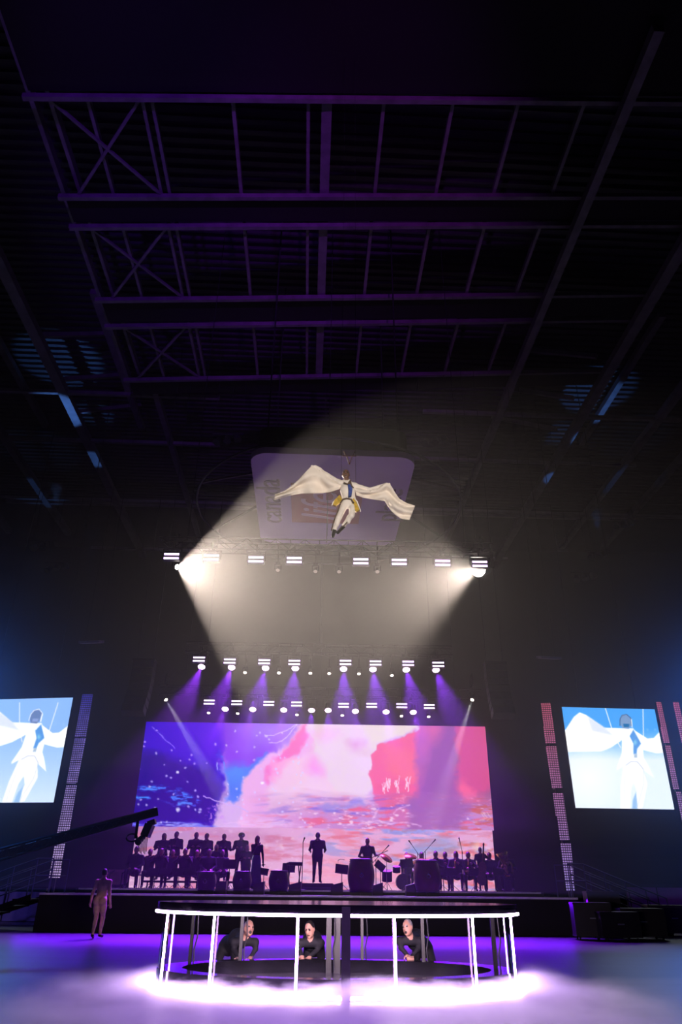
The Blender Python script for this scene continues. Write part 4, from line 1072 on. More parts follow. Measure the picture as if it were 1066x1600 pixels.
plate('lapel_trim', [(537, 752.5), (543, 755.5), (548, 748), (550, 757), (553, 762), (550, 760), (545, 757), (537, 754)], TRIM, -.2, .03)
def fl_strip(name, pts, r, m, dd):
    return MB().path([fp(x, y, dd) for x, y in pts], r, 6).build(name, m, fl, True)
fl_strip('waist_trim', [(532, 786), (536, 780), (542, 778.5), (549, 780), (553, 786)], .016, TRIM, -.15)
fl_strip('leg_stripe', [(532, 788), (526, 803), (521, 816), (518, 829)], .014, TRIM, -.06); fl_strip('leg_stripe', [(553, 786), (553, 800), (546, 812), (536, 823)], .014, TRIM, -.05)
for x in (533, 556):
    a = fp(x, 781, .02); MB().tube(a, a + np.array((0, 0, ZH - fo.z)), 0.004, n=5).build('flying_wire', DARKSTEEL, fl)

# ---------------------------------------------------------------- dancer walking away at the left
dp = atz(149, 1466, 0.0)
JD = stand_J('down')
JD.update(hipl=(.085, 0, .92), hipr=(-.085, 0, .92), anl=(.03, .16, .1), toel=(.06, .02, .03), knl=(.07, .0, .5), anr=(-.06, -.12, .09), toer=(-.08, -.26, .04), knr=(-.09, -.1, .5), ell=(.27, .03, 1.12), wrl=(.31, -.02, .88), elr=(-.25, .04, 1.12), wrr=(-.3, .02, .87), hd=(.02, -.04, 1.63))
M_NUDE = mat('nude_bodysuit', (214, 164, 150), 0.5, 0, 0.2, 9)
person('dancer in a pale nude bodysuit walking away in front of the stage', JD, (dp.x, dp.y, 0), R(172), [M_NUDE, mat('auburn_hair', (60, 34, 30), .6), M_NUDE, M_NUDE, M_SHOE, M_DARK, M_NUDE], 0.018, fine=True, slim=0.94, hair='short', more=[((.09, .07, .92), (.105, .1, .12), LEG), ((-.09, .07, .92), (.105, .1, .12), LEG), ((.1, .0, .74), (.085, .09, .17), LEG), ((-.1, -.02, .74), (.085, .09, .17), LEG), ((.0, .02, 1.1), (.12, .085, .12), TOP)])
dn = bpy.data.objects['person.001']
hs = MB().path([(-.13, .1, 1.43), (-.05, .125, 1.28), (0, .125, 1.1)], .012, 6); hs.path([(.13, .1, 1.43), (.05, .125, 1.28), (0, .125, 1.1)], .012, 6); hs.path([(-.16, .08, 1.3), (0, .13, 1.33), (.16, .08, 1.3)], .012, 6)
hs.build('harness', mat('brown_strap', (70, 34, 40), .6), dn, True)

# ---------------------------------------------------------------- three kneeling stagehands behind the drum
def kneel(label, px, head_px, head_dz, pel_dx, hair, hairmat, face, look, hl, hr):
    b = at(px, 1503, 14.78); loc = (b.x, 14.78, 0)
    hp = at(*head_px, 14.55); hd = np.array(hp) - np.array(loc)
    nk = hd + V3(pel_dx * .10, .08, -.155); pel = V3(pel_dx * .30, .34, .38); ch = nk * .55 + pel * .45 + V3(0, .03, .03)
    J = dict(pel=pel, ch=ch, nk=nk, hd=hd, shl=nk + V3(.19, .02, -.06), shr=nk + V3(-.19, .02, -.06), hipl=pel + V3(.1, 0, -.03), hipr=pel + V3(-.1, 0, -.03),
             knl=pel + V3(.16, -.26, -.27), knr=pel + V3(-.16, -.26, -.27), anl=pel + V3(.14, .2, -.26), anr=pel + V3(-.14, .2, -.26), toel=pel + V3(.14, .36, -.3), toer=pel + V3(-.14, .36, -.3))
    for s, hp_ in (('l', hl), ('r', hr)):
        w = np.array(at(hp_[0], hp_[1], 14.52)) - np.array(loc) + V3(0, 0, .05); J['wr' + s] = w; J['el' + s] = (J['sh' + s] + w) / 2 + V3(.04 if s == 'l' else -.04, .05, 0)
    return person(label, J, loc, 0, [M_SKIN, hairmat, mat('black_shirt', (20, 19, 30), .8), M_SUIT, M_SHOE, M_DARK, M_SUIT], 0.0125, fine=True, face=face, hair=hair, fwd=look, up=(0, .25, 1), slim=1.0,
                  hands=dict(l=((-.1, -.9, -.3), (0, -.2, -1), .3), r=((.1, -.9, -.3), (0, -.2, -1), .3)), hs=1.06)
kneel('bald kneeling man in black leaning right behind the left of the glass drum', 372, (389, 1450.5), 0, -.75, 'short', mat('shaved_head', (178, 146, 136), .6, 0, .1, 12), 'open', (.55, -1, .12), (392, 1500), (372, 1501))
kneel('kneeling man in black looking down beside the central drum post', 486, (484, 1452), 0, .15, 'short', M_HAIRD, True, (-.35, -1, -.35), (484, 1500), (472, 1499))
kneel('grey-haired kneeling man in black facing left behind the right of the glass drum', 650, (637, 1449), 0, .55, 'short', M_HAIRG, 'open', (-.65, -1, -.05), (644, 1500), (637, 1498))
# ================================================================ orchestra on the stage
def sp(px, D, z=ZU): 
    q = at(px, 1390, D, SR); return Vector((q.x, q.y, z))
# risers
a, b = sp(226, 33.6, 0), sp(392, 33.6, 0)
cr = thing('choir_riser', 'low black riser under the standing choir at the left', 'riser', ((a.x + b.x) / 2, a.y + .1, ZU), R(SR))
MB().box((0, 0, .24), ((b - a).length, 1.2, .08)).build('deck', BLACK, cr)
for x in (-.46, 0, .46):
    for y in (-.5, .5): MB().box((x * (b - a).length, y, .1), (.05, .05, .2)).build('leg', DARKSTEEL, cr)
CZ = ZU + .28
def folder(px, D, z, label, tilt=0):
    q = sp(px, D, z); t = thing('choir_folder', label, 'folder', (q.x, q.y - .33, q.z), 0, 'open music folders of the choir')
    for s in (-1, 1): MB().box((s * .115, 0, .12), (.23, .012, .31), Matrix.Rotation(R(s * 14), 3, 'Z') @ Matrix.Rotation(R(-28), 3, 'X')).build('cover', BLACK, t)
# standing choir, left to right (pixel column, height factor, hair, what sets the singer apart)
for i, (px, sc, hair, lab) in enumerate(((247, 1.03, 'long', 'long-haired choir singer standing leftmost, behind the crane camera'), (267, 1.07, 'short', 'tall choir singer standing second from the left with open folder'),
        (299, 1.05, 'short', 'choir singer standing third from the left, close beside the fourth'), (316, 1.05, 'short', 'choir singer standing fourth from the left holding a folder to the right'),
        (344, 1.03, 'short', 'choir singer standing in front of the gap, fifth from the left'), (372, 1.05, 'afro', 'choir singer with rounded curly hair standing at the right end'))):
    q = sp(px, (33.5, 33.5, 33.25, 33.8, 33.5, 33.5)[i], CZ)
    o = person(lab, stand_J('folder'), q, R(random.uniform(-18, 26)), hair=hair, group='standing choir singers'); o.scale = (sc * 1.16, sc * 1.1, sc)
    folder(px + (3 if i else -3), 33.5, CZ + 1.2 * sc, f'{ORD[i]} open black music folder from the left held by the choir')
for px, lab in ((333, 'shorter long-haired singer between fourth and fifth choir singers'), (382, 'short-statured singer half behind the curly-haired one')):
    o = person(lab, stand_J('folder'), sp(px, 32.6, ZU), R(10), hair='long', group='standing choir singers'); o.scale = (1.08, 1.0, .93)
# chairs
def chair_master():
    t = thing('orchestra_chair', 'x', 'chair', (0, 0, 0), 0, 'black orchestra chairs')
    MB().box((0, .03, .44), (.44, .42, .05)).build('seat', BLACK, t); MB().box((0, .26, .72), (.42, .04, .34), Matrix.Rotation(R(-8), 3, 'X')).build('backrest', BLACK, t)
    for x in (-.19, .19):
        MB().tube((x, -.15, 0), (x, -.15, .42), .013, n=6).build('leg', DARKSTEEL, t); MB().tube((x, .26, 0), (x, .22, .42), .013, n=6).build('leg', DARKSTEEL, t); MB().tube((x, .22, .42), (x, .28, .86), .013, n=6).build('back_upright', DARKSTEEL, t)
    return t
ch0 = chair_master(); ch_used = [False]
def chair(loc, rz, label):
    if not ch_used[0]:
        ch_used[0] = True; ch0.location = loc; ch0.rotation_euler = (0, 0, rz); ch0['label'] = label; return ch0
    return copy_tree(ch0, loc, label, rz)
WOOD = mat('varnished_wood', (120, 62, 34), 0.3, 0, .3, 10); BRASS = mat('brass', (214, 168, 84), 0.22, 0.95, .1, 6); SILVER = mat('chrome', (200, 200, 210), 0.15, 1.0, .05, 6)
def fiddle(B, s, M, c, parts, parent):
    def out(k, x0):
        pts = []
        for i in range(28):
            t = 2 * math.pi * i / 28; w = .105 + .022 * math.cos(2 * t) - (.028 * math.exp(-((math.cos(t)) / .28) ** 2)); pts.append((w * math.sin(t) * 1.0 * (1.0 if math.cos(t) < 0 else .86), .18 * math.cos(t)))
        return pts
    m = MB(); poly = out(0, 0); n = len(poly)
    vs = [(x * s, y * s, 0) for x, y in poly] + [(x * s, y * s, .045 * s) for x, y in poly]
    m.add([M @ Vector(v) + c for v in vs], [tuple(range(n - 1, -1, -1)), tuple(range(n, 2 * n))] + [(i, (i + 1) % n, n + (i + 1) % n, n + i) for i in range(n)])
    m.build('body', WOOD, parent)
    MB().bar(M @ Vector((0, .16 * s, .05 * s)) + c, M @ Vector((0, .42 * s, .045 * s)) + c, .028 * s, .022 * s).build('neck', WOOD, parent)
    MB().ell(M @ Vector((0, .44 * s, .035 * s)) + c, Vector((.016, .03, .02)) * s, M).build('scroll', WOOD, parent)
    MB().box(M @ Vector((0, -.03 * s, .06 * s)) + c, Vector((.05, .008, .03)) * s, M).build('bridge', WOOD, parent)
def violin(loc, rz, label):
    t = thing('violin', label, 'violin', loc, rz, 'violins of the seated players')
    M = Matrix.Rotation(R(200), 3, 'Z') @ Matrix.Rotation(R(12), 3, 'X') @ Matrix.Rotation(R(-30), 3, 'Y')
    fiddle(None, 1.0, M, Vector((.1, -.24, 1.06)), None, t)
    bo = MB().tube((-.3, -.42, 1.0), (.32, -.28, 1.16), .006, n=6).build('bow', WOOD, t)
def sax(loc, rz, label):
    t = thing('saxophone', label, 'saxophone', loc, rz, 'saxophones of the right players')
    pts = [(-.02, -.16, 1.12), (-.02, -.24, 1.13), (-.03, -.3, 1.05), (-.06, -.33, .85), (-.1, -.35, .62), (-.13, -.38, .52), (-.14, -.45, .5), (-.15, -.5, .56), (-.15, -.53, .7)]
    m = MB()
    for i in range(len(pts) - 1): m.tube(pts[i], pts[i + 1], .012 + .0055 * i, .012 + .0055 * (i + 1) + (.035 if i == len(pts) - 2 else 0), 10)
    m.build('body', BRASS, t, True)
    k = MB()
    for i in range(6): k.ell((-.045 - .01 * i, -.37, .98 - .07 * i), (.014, .014, .014), None, 8, 4)
    k.build('keys', BRASS, t)
seats = [(206, 29.2, 'lap', 'seated player alone at the far left end of the stage', 0), (228, 31.4, 'violin', 'seated string player at the left below the leftmost singer', 1), (246, 30.4, 'violin', 'seated string player second in the left block', 1),
         (264, 31.6, 'violin', 'seated string player below the tall second singer', 1), (284, 30.6, 'violin', 'seated string player in the middle of the left block', 1), (303, 31.6, 'violin', 'seated string player below the third singer', 1),
         (322, 30.8, 'lap', 'seated player behind the leftmost small taiko drum', 0), (343, 31.4, 'lap', 'seated player behind the left music stand', 0),
         (684, 30.6, 'horn', 'seated reed player just right of the right big taiko', 2), (699, 31.2, 'horn', 'seated reed player with raised head in the right block', 0), (716, 30.6, 'horn', 'seated reed player bowing to a saxophone in the right block', 2),
         (735, 31.0, 'horn', 'seated saxophone player left of the double bass', 2), (769, 31.4, 'lap', 'seated player half hidden behind the double bass', 0), (796, 30.4, 'horn', 'seated brass player at the far right end of the stage', 3), (661, 31.6, 'lap', 'long-haired seated player behind the right big taiko', 0)]
for i, (px, D, arms, lab, ins) in enumerate(seats):
    q = sp(px, D); rz = R(-14 if px > 500 else 14) + R(random.uniform(-12, 12))
    person(lab, sit_J(arms), q, rz, [M_SKIN, M_HAIRD, M_SUIT if i % 3 else M_SUIT2, M_SUIT, M_SHOE, M_DARK, M_SUIT], group='seated orchestra players', hair='long' if i % 4 == 2 or px == 661 else 'short').scale = (1.14, 1.08, 1.03)
    chair((q.x, q.y, q.z), rz, 'black orchestra chair under the ' + lab)
    if ins == 1: violin((q.x, q.y, q.z), rz, 'violin held by the ' + lab)
    if ins == 2: sax((q.x, q.y, q.z), rz, 'brass saxophone held by the ' + lab)
    if ins == 3:
        t = thing('tuba', 'shiny tuba held by the brass player at the far right', 'tuba', q, rz)
        Mt = Matrix.Rotation(R(-12), 3, 'Y')
        MB().lathe([(.05, .62), (.08, .8), (.1, 1.0), (.14, 1.2), (.24, 1.36), (.235, 1.36), (.13, 1.2), (.09, 1.0)], 18, Mt, (.14, -.3, 0), False).build('bell', BRASS, t, True)
        MB().path([(.02 + .2 * math.cos(a_), -.32, .78 + .26 * math.sin(a_)) for a_ in np.linspace(0, 2 * math.pi, 25)[:-1]], .035, 8, True).build('tubing', BRASS, t, True)
        for k in range(3): MB().tube((-.08 + .05 * k, -.38, .7), (-.08 + .05 * k, -.38, .9), .018, n=8).build('valve', SILVER, t)
# conductor on the podium
po = sp(495, 30.2)
pt_ = thing('conductor_podium', 'low black podium under the conductor at stage centre', 'podium', po, R(SR))
MB().box((0, 0, .11), (1.25, 1.1, .2)).build('deck', BLACK, pt_); MB().box((0, 0, .215), (1.2, 1.05, .02)).build('carpet', CLOTHBLACK, pt_)
MB().box((0, -.75, .05), (1.05, .35, .1)).build('step', mat('step_grey', (90, 84, 110), .7), pt_)
person('conductor in dark suit standing on the podium at stage centre with bent arms', stand_J('conduct'), po + Vector((0, 0, .225)), R(178), h=0.02)
bpy.data.objects[[o.name for o in COL.objects if o.get('label', '').startswith('conductor in dark')][0]].scale = (1.12, 1.05, 1.0)
q = sp(398, 28.6)
person('fair-haired woman singer in violet dress beside the music stand, left of centre', stand_J('mic'), q, R(35), [M_SKIN, M_HAIRL, M_SUIT, M_DRESS, M_SHOE, M_DARK, M_DRESS], h=0.022, hair='long', skirt=((0, 0, .25), .24), slim=.85)
mh = thing('hand_microphone', 'hand microphone held by the fair-haired singer', 'microphone', q, R(35)); MB().tube((-.07, -.26, 1.47), (-.03, -.16, 1.57), .013, .02).build('handle', BLACK, mh); MB().ell((-.025, -.15, 1.585), (.03, .03, .03)).build('grille', SILVER, mh)
q = sp(575, 29.4)
person('guitarist standing behind the left big taiko drum', stand_J('guitar'), q, R(-6))
g = thing('electric_guitar', 'electric guitar slung on the standing guitarist', 'guitar', q, R(-6))
Mg = Matrix.Rotation(R(-62), 3, 'Y') @ Matrix.Rotation(R(90), 3, 'X')
gb = MB(); n_ = 24; gp = [((.17 + .03 * math.cos(2 * t)) * math.cos(t), (.15 + .03 * math.sin(3 * t)) * math.sin(t)) for t in np.linspace(0, 2 * math.pi, n_ + 1)[:-1]]
gb.add([Vector((-.05 + x, -.25, 1.0 + z)) for x, z in gp] + [Vector((-.05 + x, -.2, 1.0 + z)) for x, z in gp], [tuple(range(n_ - 1, -1, -1)), tuple(range(n_, 2 * n_))] + [(i, (i + 1) % n_, n_ + (i + 1) % n_, n_ + i) for i in range(n_)])
gb.build('body', WOOD, g); MB().bar((.08, -.25, 1.04), (.62, -.27, 1.26), .045, .02).build('neck', WOOD, g); MB().bar((.62, -.27, 1.26), (.78, -.27, 1.32), .07, .02).build('headstock', BLACK, g)
MB().path([(.1, -.2, 1.05), (.2, -.05, 1.42), (0, .12, 1.46), (-.2, 0, 1.3), (-.2, -.2, 1.02)], .012, 6).build('strap', BLACK, g)
# double bass and player
q = sp(755, 30.0)
person('player standing bent over the double bass near the right end', {**stand_J('folder'), **dict(ell=(.34, -.12, 1.28), wrl=(.18, -.36, 1.45), elr=(-.3, -.12, 1.12), wrr=(-.16, -.42, .98))}, q, R(-10), hair='short').scale = (.86,) * 3
db = thing('double_bass', 'tall dark double bass leaning on its player near the right end', 'double bass', q + Vector((-.06, -.38, 0)), R(-10))
Mb = Matrix.Rotation(R(8), 3, 'Y') @ Matrix.Rotation(R(90), 3, 'X')
fiddle(None, 2.25, Mb, Vector((0, 0, .6)), None, db); MB().tube((0, 0, 0), (-.02, 0, .22), .01, n=6).build('endpin', SILVER, db)

# taiko drums
BARREL = mat('taiko_barrel', (92, 34, 30), 0.28, 0, 0.25, 3); BARRELD = mat('taiko_dark', (40, 26, 34), 0.35, 0, 0.25, 3); HIDE = mat('drum_hide', (176, 160, 140), 0.6, 0, .1, 5)
def taiko(label, px, D, w, hgt, m, group):
    q = sp(px, D, ZT if D < 27.8 else ZU); t = thing('taiko_drum', label, 'drum', q, 0, group); r = w / 2; b = .1
    prof = [(r * (.78 + .22 * math.sin(math.pi * k / 14)), b + (hgt - b) * k / 14) for k in range(15)]
    MB().lathe(prof, 32).build('barrel', m, t, True)
    for z, k in ((b + .02, .8), (hgt - .02, .8)): MB().path([(r * k * math.cos(a_), r * k * math.sin(a_), z) for a_ in np.linspace(0, 2 * math.pi, 33)[:-1]], .024, 8, True).build('hoop', BLACK, t, True)
    MB().lathe([(.001, hgt + .012), (r * .7, hgt + .01), (r * .8, hgt - .01)], 32, caps=False).build('drumhead', HIDE, t, True)
    st_ = MB().bar((-r * .8, 0, b / 2), (r * .8, 0, b / 2), .08, b); st_.bar((0, -r * .8, b / 2), (0, r * .8, b / 2), .08, b); st_.build('foot_stand', BLACK, t)
    MB().path([(.055 * math.cos(a_), -r - .03, hgt * .55 + .055 * math.sin(a_)) for a_ in np.linspace(0, 2 * math.pi, 17)[:-1]], .011, 6, True).build('ring_handle', SILVER, t, True)
    MB().ell((0, -r - .012, hgt * .55 + .06), (.03, .02, .03)).build('ring_boss', SILVER, t, True)
    n_ = MB()
    for a_ in np.linspace(0, 2 * math.pi, 37)[:-1]:
        for z in (b + .07, hgt - .07): n_.ell((r * .85 * math.cos(a_), r * .85 * math.sin(a_), z), (.013, .013, .013), None, 6, 4)
    n_.build('rivets', BLACK, t)
taiko('leftmost small dark taiko drum at the stage front', 322, 27.6, .66, .68, BARRELD, 'small taiko drums')
taiko('small dark taiko drum in the middle of the left three', 377.5, 27.5, .66, .70, BARRELD, 'small taiko drums')
taiko('small dark taiko drum beside the keyboard, right of the left three', 435, 27.4, .70, .73, BARRELD, 'small taiko drums')
taiko('big red-brown taiko drum just right of stage centre', 564.5, 26.9, .92, 1.1, BARREL, 'big taiko drums')
taiko('big red-brown taiko drum further right, before the drum kit', 668.5, 26.9, .92, 1.08, BARREL, 'big taiko drums')

# music stands, microphones, keyboard, monitors, drum kit
def music_stand(label, px, py, D, wpx, tilt=-25, roll=0, lamp=False):
    q = sp(px, D); top = at(px, py, D, SR).z - q.z; w = wpx * D * .9 / F; h = w * .62
    t = thing('music_stand', label, 'music stand', q, R(6 if px > 500 else -6), 'music stands')
    M = Matrix.Rotation(R(roll), 3, 'Y') @ Matrix.Rotation(R(tilt), 3, 'X')
    MB().box((0, 0, top), (w, .015, h), M).build('desk', BLACK, t); MB().box(Vector((0, -.0, top)) + M @ Vector((0, .04, -h / 2)), (w, .08, .015), M).build('ledge', BLACK, t)
    MB().tube((0, .02, .1), (0, .02, top), .014, n=8).build('pole', BLACK, t)
    for k in range(3):
        a_ = R(90 + 120 * k); MB().tube((0, .02, .22), (.26 * math.cos(a_), .02 + .26 * math.sin(a_), .01), .009, n=6).build('leg', BLACK, t)
    if lamp: MB().path([(-w * .3, 0, top + h * .4), (-w * .3, .02, top + h * .9), (-w * .1, -.04, top + h * 1.05), (w * .2, -.04, top + h * .98)], .01, 6).build('lamp_arm', BLACK, t)
music_stand('black music stand with wide desk behind the middle small taiko', 356, 1349.5, 28.4, 20, -20)
music_stand('black music stand beside the fair-haired singer', 411, 1361, 28.6, 14, -28, 8, True)
music_stand('slotted black music stand behind the keyboard', 450, 1355, 28.8, 20, -24)
music_stand('black music stand with clip lamp right of the conductor', 534, 1357, 28.6, 20, -26, 6, True)
music_stand('black music stand tilted into a diamond beside the cymbal', 595, 1352.5, 29.0, 16, -15, 38)
music_stand('large black music stand in front of the drummer', 637, 1349, 28.8, 20, -15, -4)
for px, lab in ((236, 'black music stand before the leftmost string player'), (255, 'black music stand before the second string player'), (275, 'black music stand below the tall second singer'), (294, 'black music stand before the last string players'), (691, 'black music stand left of the first reed players'), (708, 'black music stand in the middle of the reed players'), (744, 'black music stand left of the double bass'), (781, 'black music stand right of the double bass')):
    music_stand(lab, px, 1362, 29.6, 17, -22)
def mic_stand(label, px, y_top, D, tip=None, y_joint=None):
    q = sp(px, D); t = thing('microphone_stand', label, 'microphone stand', q, 0, 'microphone stands')
    z = at(px, y_joint or y_top, D, SR).z - q.z
    MB().tube((0, 0, .02), (0, 0, z), .013, n=8).build('pole', BLACK, t); MB().lathe([(.15, 0), (.15, .015), (.05, .03), (.02, .04)], 18).build('base', BLACK, t)
    e = Vector((0, 0, z))
    if tip:
        e = at(tip[0], tip[1], D - .1, SR) - q; s = (Vector((0, 0, z)) - e) * .35; MB().tube(Vector((0, 0, z)) + s, e, .01, n=8).build('boom', BLACK, t)
        d = (e - Vector((0, 0, z))).normalized()
    else: d = Vector((.35, -.3, 1)).normalized()
    MB().tube(e - d * .02, e + d * .13, .014, .022).build('microphone', BLACK, t); MB().ell(e + d * .15, (.03, .03, .03)).build('grille', DARKSTEEL, t, True)
mic_stand('straight black microphone stand left of the conductor', 471.5, 1316, 28.2)
mic_stand('boom microphone stand reaching right beside the guitarist', 588, 1347, 29.2, (603, 1326), 1343)
mic_stand('boom microphone stand over the drummer, tip to the left', 655, 1333, 30.2, (643, 1319), 1333)
mic_stand('boom microphone stand behind the right big taiko, tip to the upper right', 667, 1330, 29.9, (676, 1317), 1330)
mic_stand('boom microphone stand above the saxophones, tip to the upper left', 726, 1329, 29.9, (719, 1316), 1329)
q = sp(459, 28.3)
kb = thing('keyboard', 'dark stage keyboard on a stand beside the straight microphone', 'keyboard', q, R(24)); MB().box((0, 0, .82), (.5, .3, .1)).build('case', BLACK, kb)
for k in range(12): MB().box((-.22 + .04 * k, -.06, .88), (.034, .14, .015)).build('key', mat('ivory_key', (200, 196, 206), .4), kb)
for x in (-.2, .2): MB().bar((x, -.12, 0), (x, .12, .78), .03, .03).build('stand_leg', DARKSTEEL, kb); MB().bar((x, .12, 0), (x, -.12, .78), .03, .03).build('stand_leg', DARKSTEEL, kb)
def monitor(label, px, D, w=.42):
    q = sp(px, D, ZT if D < 27.8 else ZU); t = thing('floor_monitor', label, 'speaker', q, R(180), 'floor monitors')
    MB().prism([(-w / 2, 0), (w / 2, 0), (w / 2, .3), (-w / 2, .4)], -.22, .22).build('cabinet', BLACK, t); MB().box((0, -.225, .18), (w * .85, .02, .26)).build('grille', DARKSTEEL, t)
monitor('black floor monitor at the left foot of the podium', 461, 27.4); monitor('black floor monitor at the right foot of the podium', 526.5, 27.4); monitor('black floor monitor right of the first big taiko', 590, 27.5, .36)
monitor('black floor monitor right of the middle small taiko', 405, 27.5, .36); monitor('black floor monitor between the two left small taikos', 346, 27.6, .36); monitor('black floor monitor left of the right big taiko', 642, 27.5, .36)
q = sp(626, 30.4)
kit = thing('drum_kit', 'dark drum kit with cymbals behind the two big taikos', 'drum kit', q, 0)
SHELL = mat('drum_shell', (34, 26, 52), .25, 0, .2, 4)
MB().lathe([(.28, -.2), (.28, .2)], 28, Matrix.Rotation(R(90), 3, 'X'), (.1, -.1, .3)).build('kick_drum', SHELL, kit)
for x, y, z, r, h_ in ((-.14, -.1, .72, .15, .2), (.3, -.1, .72, .17, .22), (-.5, .1, .5, .2, .36), (.62, .2, .6, .18, .14)):
    d_ = MB().lathe([(r, -h_ / 2), (r, h_ / 2)], 24, Matrix.Rotation(R(14), 3, 'X'), (x, y, z)).build('drum', SHELL, kit); MB().lathe([(.001, h_ / 2 + .006), (r * .97, h_ / 2 + .004)], 24, Matrix.Rotation(R(14), 3, 'X'), (x, y, z), False).build('drumhead', HIDE, d_)
for x, y, z, rx, ry in ((-.52, -.15, 1.12, 28, 30), (.72, 0, 1.02, 20, -16), (.45, .3, 1.2, 24, 8)):
    MB().tube((x, y, 0), (x, y, z), .011, n=8).build('cymbal_stand', SILVER, kit)
    MB().lathe([(.005, .03), (.06, .02), (.26, -.008), (.262, -.012), (.06, .01), (.005, .02)], 26, Matrix.Rotation(R(ry), 3, 'Y') @ Matrix.Rotation(R(rx), 3, 'X'), (x, y, z), False).build('cymbal', BRASS, kit, True)
    for k in range(3):
        a_ = R(30 + 120 * k); MB().tube((x, y, .3), (x + .22 * math.cos(a_), y + .22 * math.sin(a_), .01), .008, n=6).build('stand_leg', SILVER, kit)
q = sp(637, 31.2); person('drummer seated behind the drum kit', sit_J('drum'), q, 0, group='seated orchestra players'); chair(q, 0, 'black orchestra chair under the drummer')

# ================================================================ camera crane, stairs and side clutter
tip = at(238, 1270, 20.0); tail = at(-60, 1352, 17.0)
cr_ = thing('camera_crane', 'long black camera crane arm reaching in from the left with hanging camera', 'camera crane', (tail.x, tail.y, 0))
o_ = Vector((tail.x, tail.y, 0)); A_, B_ = tail - o_, tip - o_
up = Vector((0, 0, .13)); sd = (B_ - A_).cross(Vector((0, 0, 1))).normalized() * .11
for k in (up + sd, up - sd, -up + sd, -up - sd): MB().tube(A_ + k, B_ + k * .6, .024, n=8).build('arm_rail', BLACK, cr_)
ln = MB(); N_ = 26
for i in range(N_):
    t0, t1 = i / N_, (i + 1) / N_
    for s_ in (1, -1):
        k0, k1 = 1 - .4 * t0, 1 - .4 * t1
        ln.bar(A_.lerp(B_, t0) + (up * (1 if i % 2 else -1) + sd * s_) * k0, A_.lerp(B_, t1) + (up * (-1 if i % 2 else 1) + sd * s_) * k1, .014, .05)
ln.build('arm_lacing', BLACK, cr_)
MB().bar(A_, A_.lerp(B_, .92), .1, .15).build('arm_core', BLACK, cr_)
MB().bar(A_.lerp(B_, .9), B_ + (B_ - A_).normalized() * .12, .16, .2).build('arm_head', BLACK, cr_)
hb = at(231, 1280, 20.0) - o_; hc = at(233, 1303, 20.0) - o_; h1 = at(219, 1300, 20.0) - o_
MB().tube(B_ + Vector((-.35, 0, -.05)), B_ + Vector((-.35, 0, -.62)), .04, n=10).build('drop_post', BLACK, cr_)
MB().path([B_ + Vector((-.35 + .14 * math.cos(a_) - .1, 0, -.6 + .09 * math.sin(a_))) for a_ in np.linspace(0, 2 * math.pi, 17)[:-1]], .022, 8, True).build('pan_ring', BLACK, cr_, True)
cm_ = MB().box(B_ + Vector((-.06, 0, -.42)), (.2, .34, .3), Matrix.Rotation(R(18), 3, 'Y')).build('camera_body', BLACK, cr_)
MB().tube(B_ + Vector((-.14, -.1, -.58)), B_ + Vector((-.2, -.32, -.72)), .07, .085, 14).build('camera_lens', BLACK, cm_); MB().box(B_ + Vector((.02, 0, -.24)), (.2, .18, .12), Matrix.Rotation(R(-20), 3, 'Y')).build('viewfinder', BLACK, cm_)
cbm = MB()
for k in range(7): cbm.path([B_ + Vector((-.2 + .03 * k, -.05, -.55)), B_ + Vector((-.24 + .035 * k, -.06, -.74)), B_ + Vector((-.2 + .03 * k, -.05, -.92 - .03 * (k % 3)))], .01, 5)
cbm.build('cable_bundle', BLACK, cr_)
MB().tube((0, 0, 0), A_ + Vector((0, 0, 0)), .06, n=10).build('mast', BLACK, cr_); 
for k in range(3):
    a_ = R(90 + 120 * k); MB().tube((0, 0, .5), (.7 * math.cos(a_), .7 * math.sin(a_), .03), .03, n=8).build('leg', BLACK, cr_)

STAIRM = mat('stair_steel', (70, 66, 96), .5, .5, .2, 4)
def stairs(label, base, n, rise, run, width, ang):
    t = thing('stage_stairs', label, 'stairs', base, ang, 'stairs at the ends of the stage')
    for k in range(n): MB().box((-(k + .5) * run, 0, ZT - (k + 1) * rise), (run, width, .04)).build('tread', BLACK, t)
    L = n * run; D_ = n * rise
    for y in (-width / 2, width / 2):
        MB().bar((0, y, ZT - .12), (-L, y, ZT - D_ - .08), .05, .16).build('stringer', BLACK, t)
        for hgt in (1.0, .72, .44): MB().tube((0, y, ZT + hgt), (-L, y, ZT - D_ + hgt), .022, n=8).build('handrail', STAIRM, t)
        for k in range(5):
            x = -L * k / 4; z = ZT - D_ * k / 4; MB().tube((x, y, z - .1), (x, y, z + 1.0), .02, n=8).build('baluster', STAIRM, t)
        MB().tube((0, y, ZT + 1.0), (.55, y, ZT + 1.0), .022, n=8).build('handrail', STAIRM, t); MB().tube((.55, y, ZT), (.55, y, ZT + 1.0), .022, n=8).build('baluster', STAIRM, t); MB().tube((0, y, ZT + .5), (.55, y, ZT + .5), .022, n=8).build('handrail', STAIRM, t)
    return t
lb = at(66, 1400, 27.0, SR)
stairs('steel-railed stairs descending left from the stage end', (lb.x - .08, lb.y, 0), 5, .2, .62, 1.2, R(-6))
rb = at(905, 1404, 27.0, SR)
s2 = stairs('steel-railed stairs descending right from the stage end', (rb.x + .05, rb.y, 0), 5, .2, .55, 1.2, R(180 + 6))
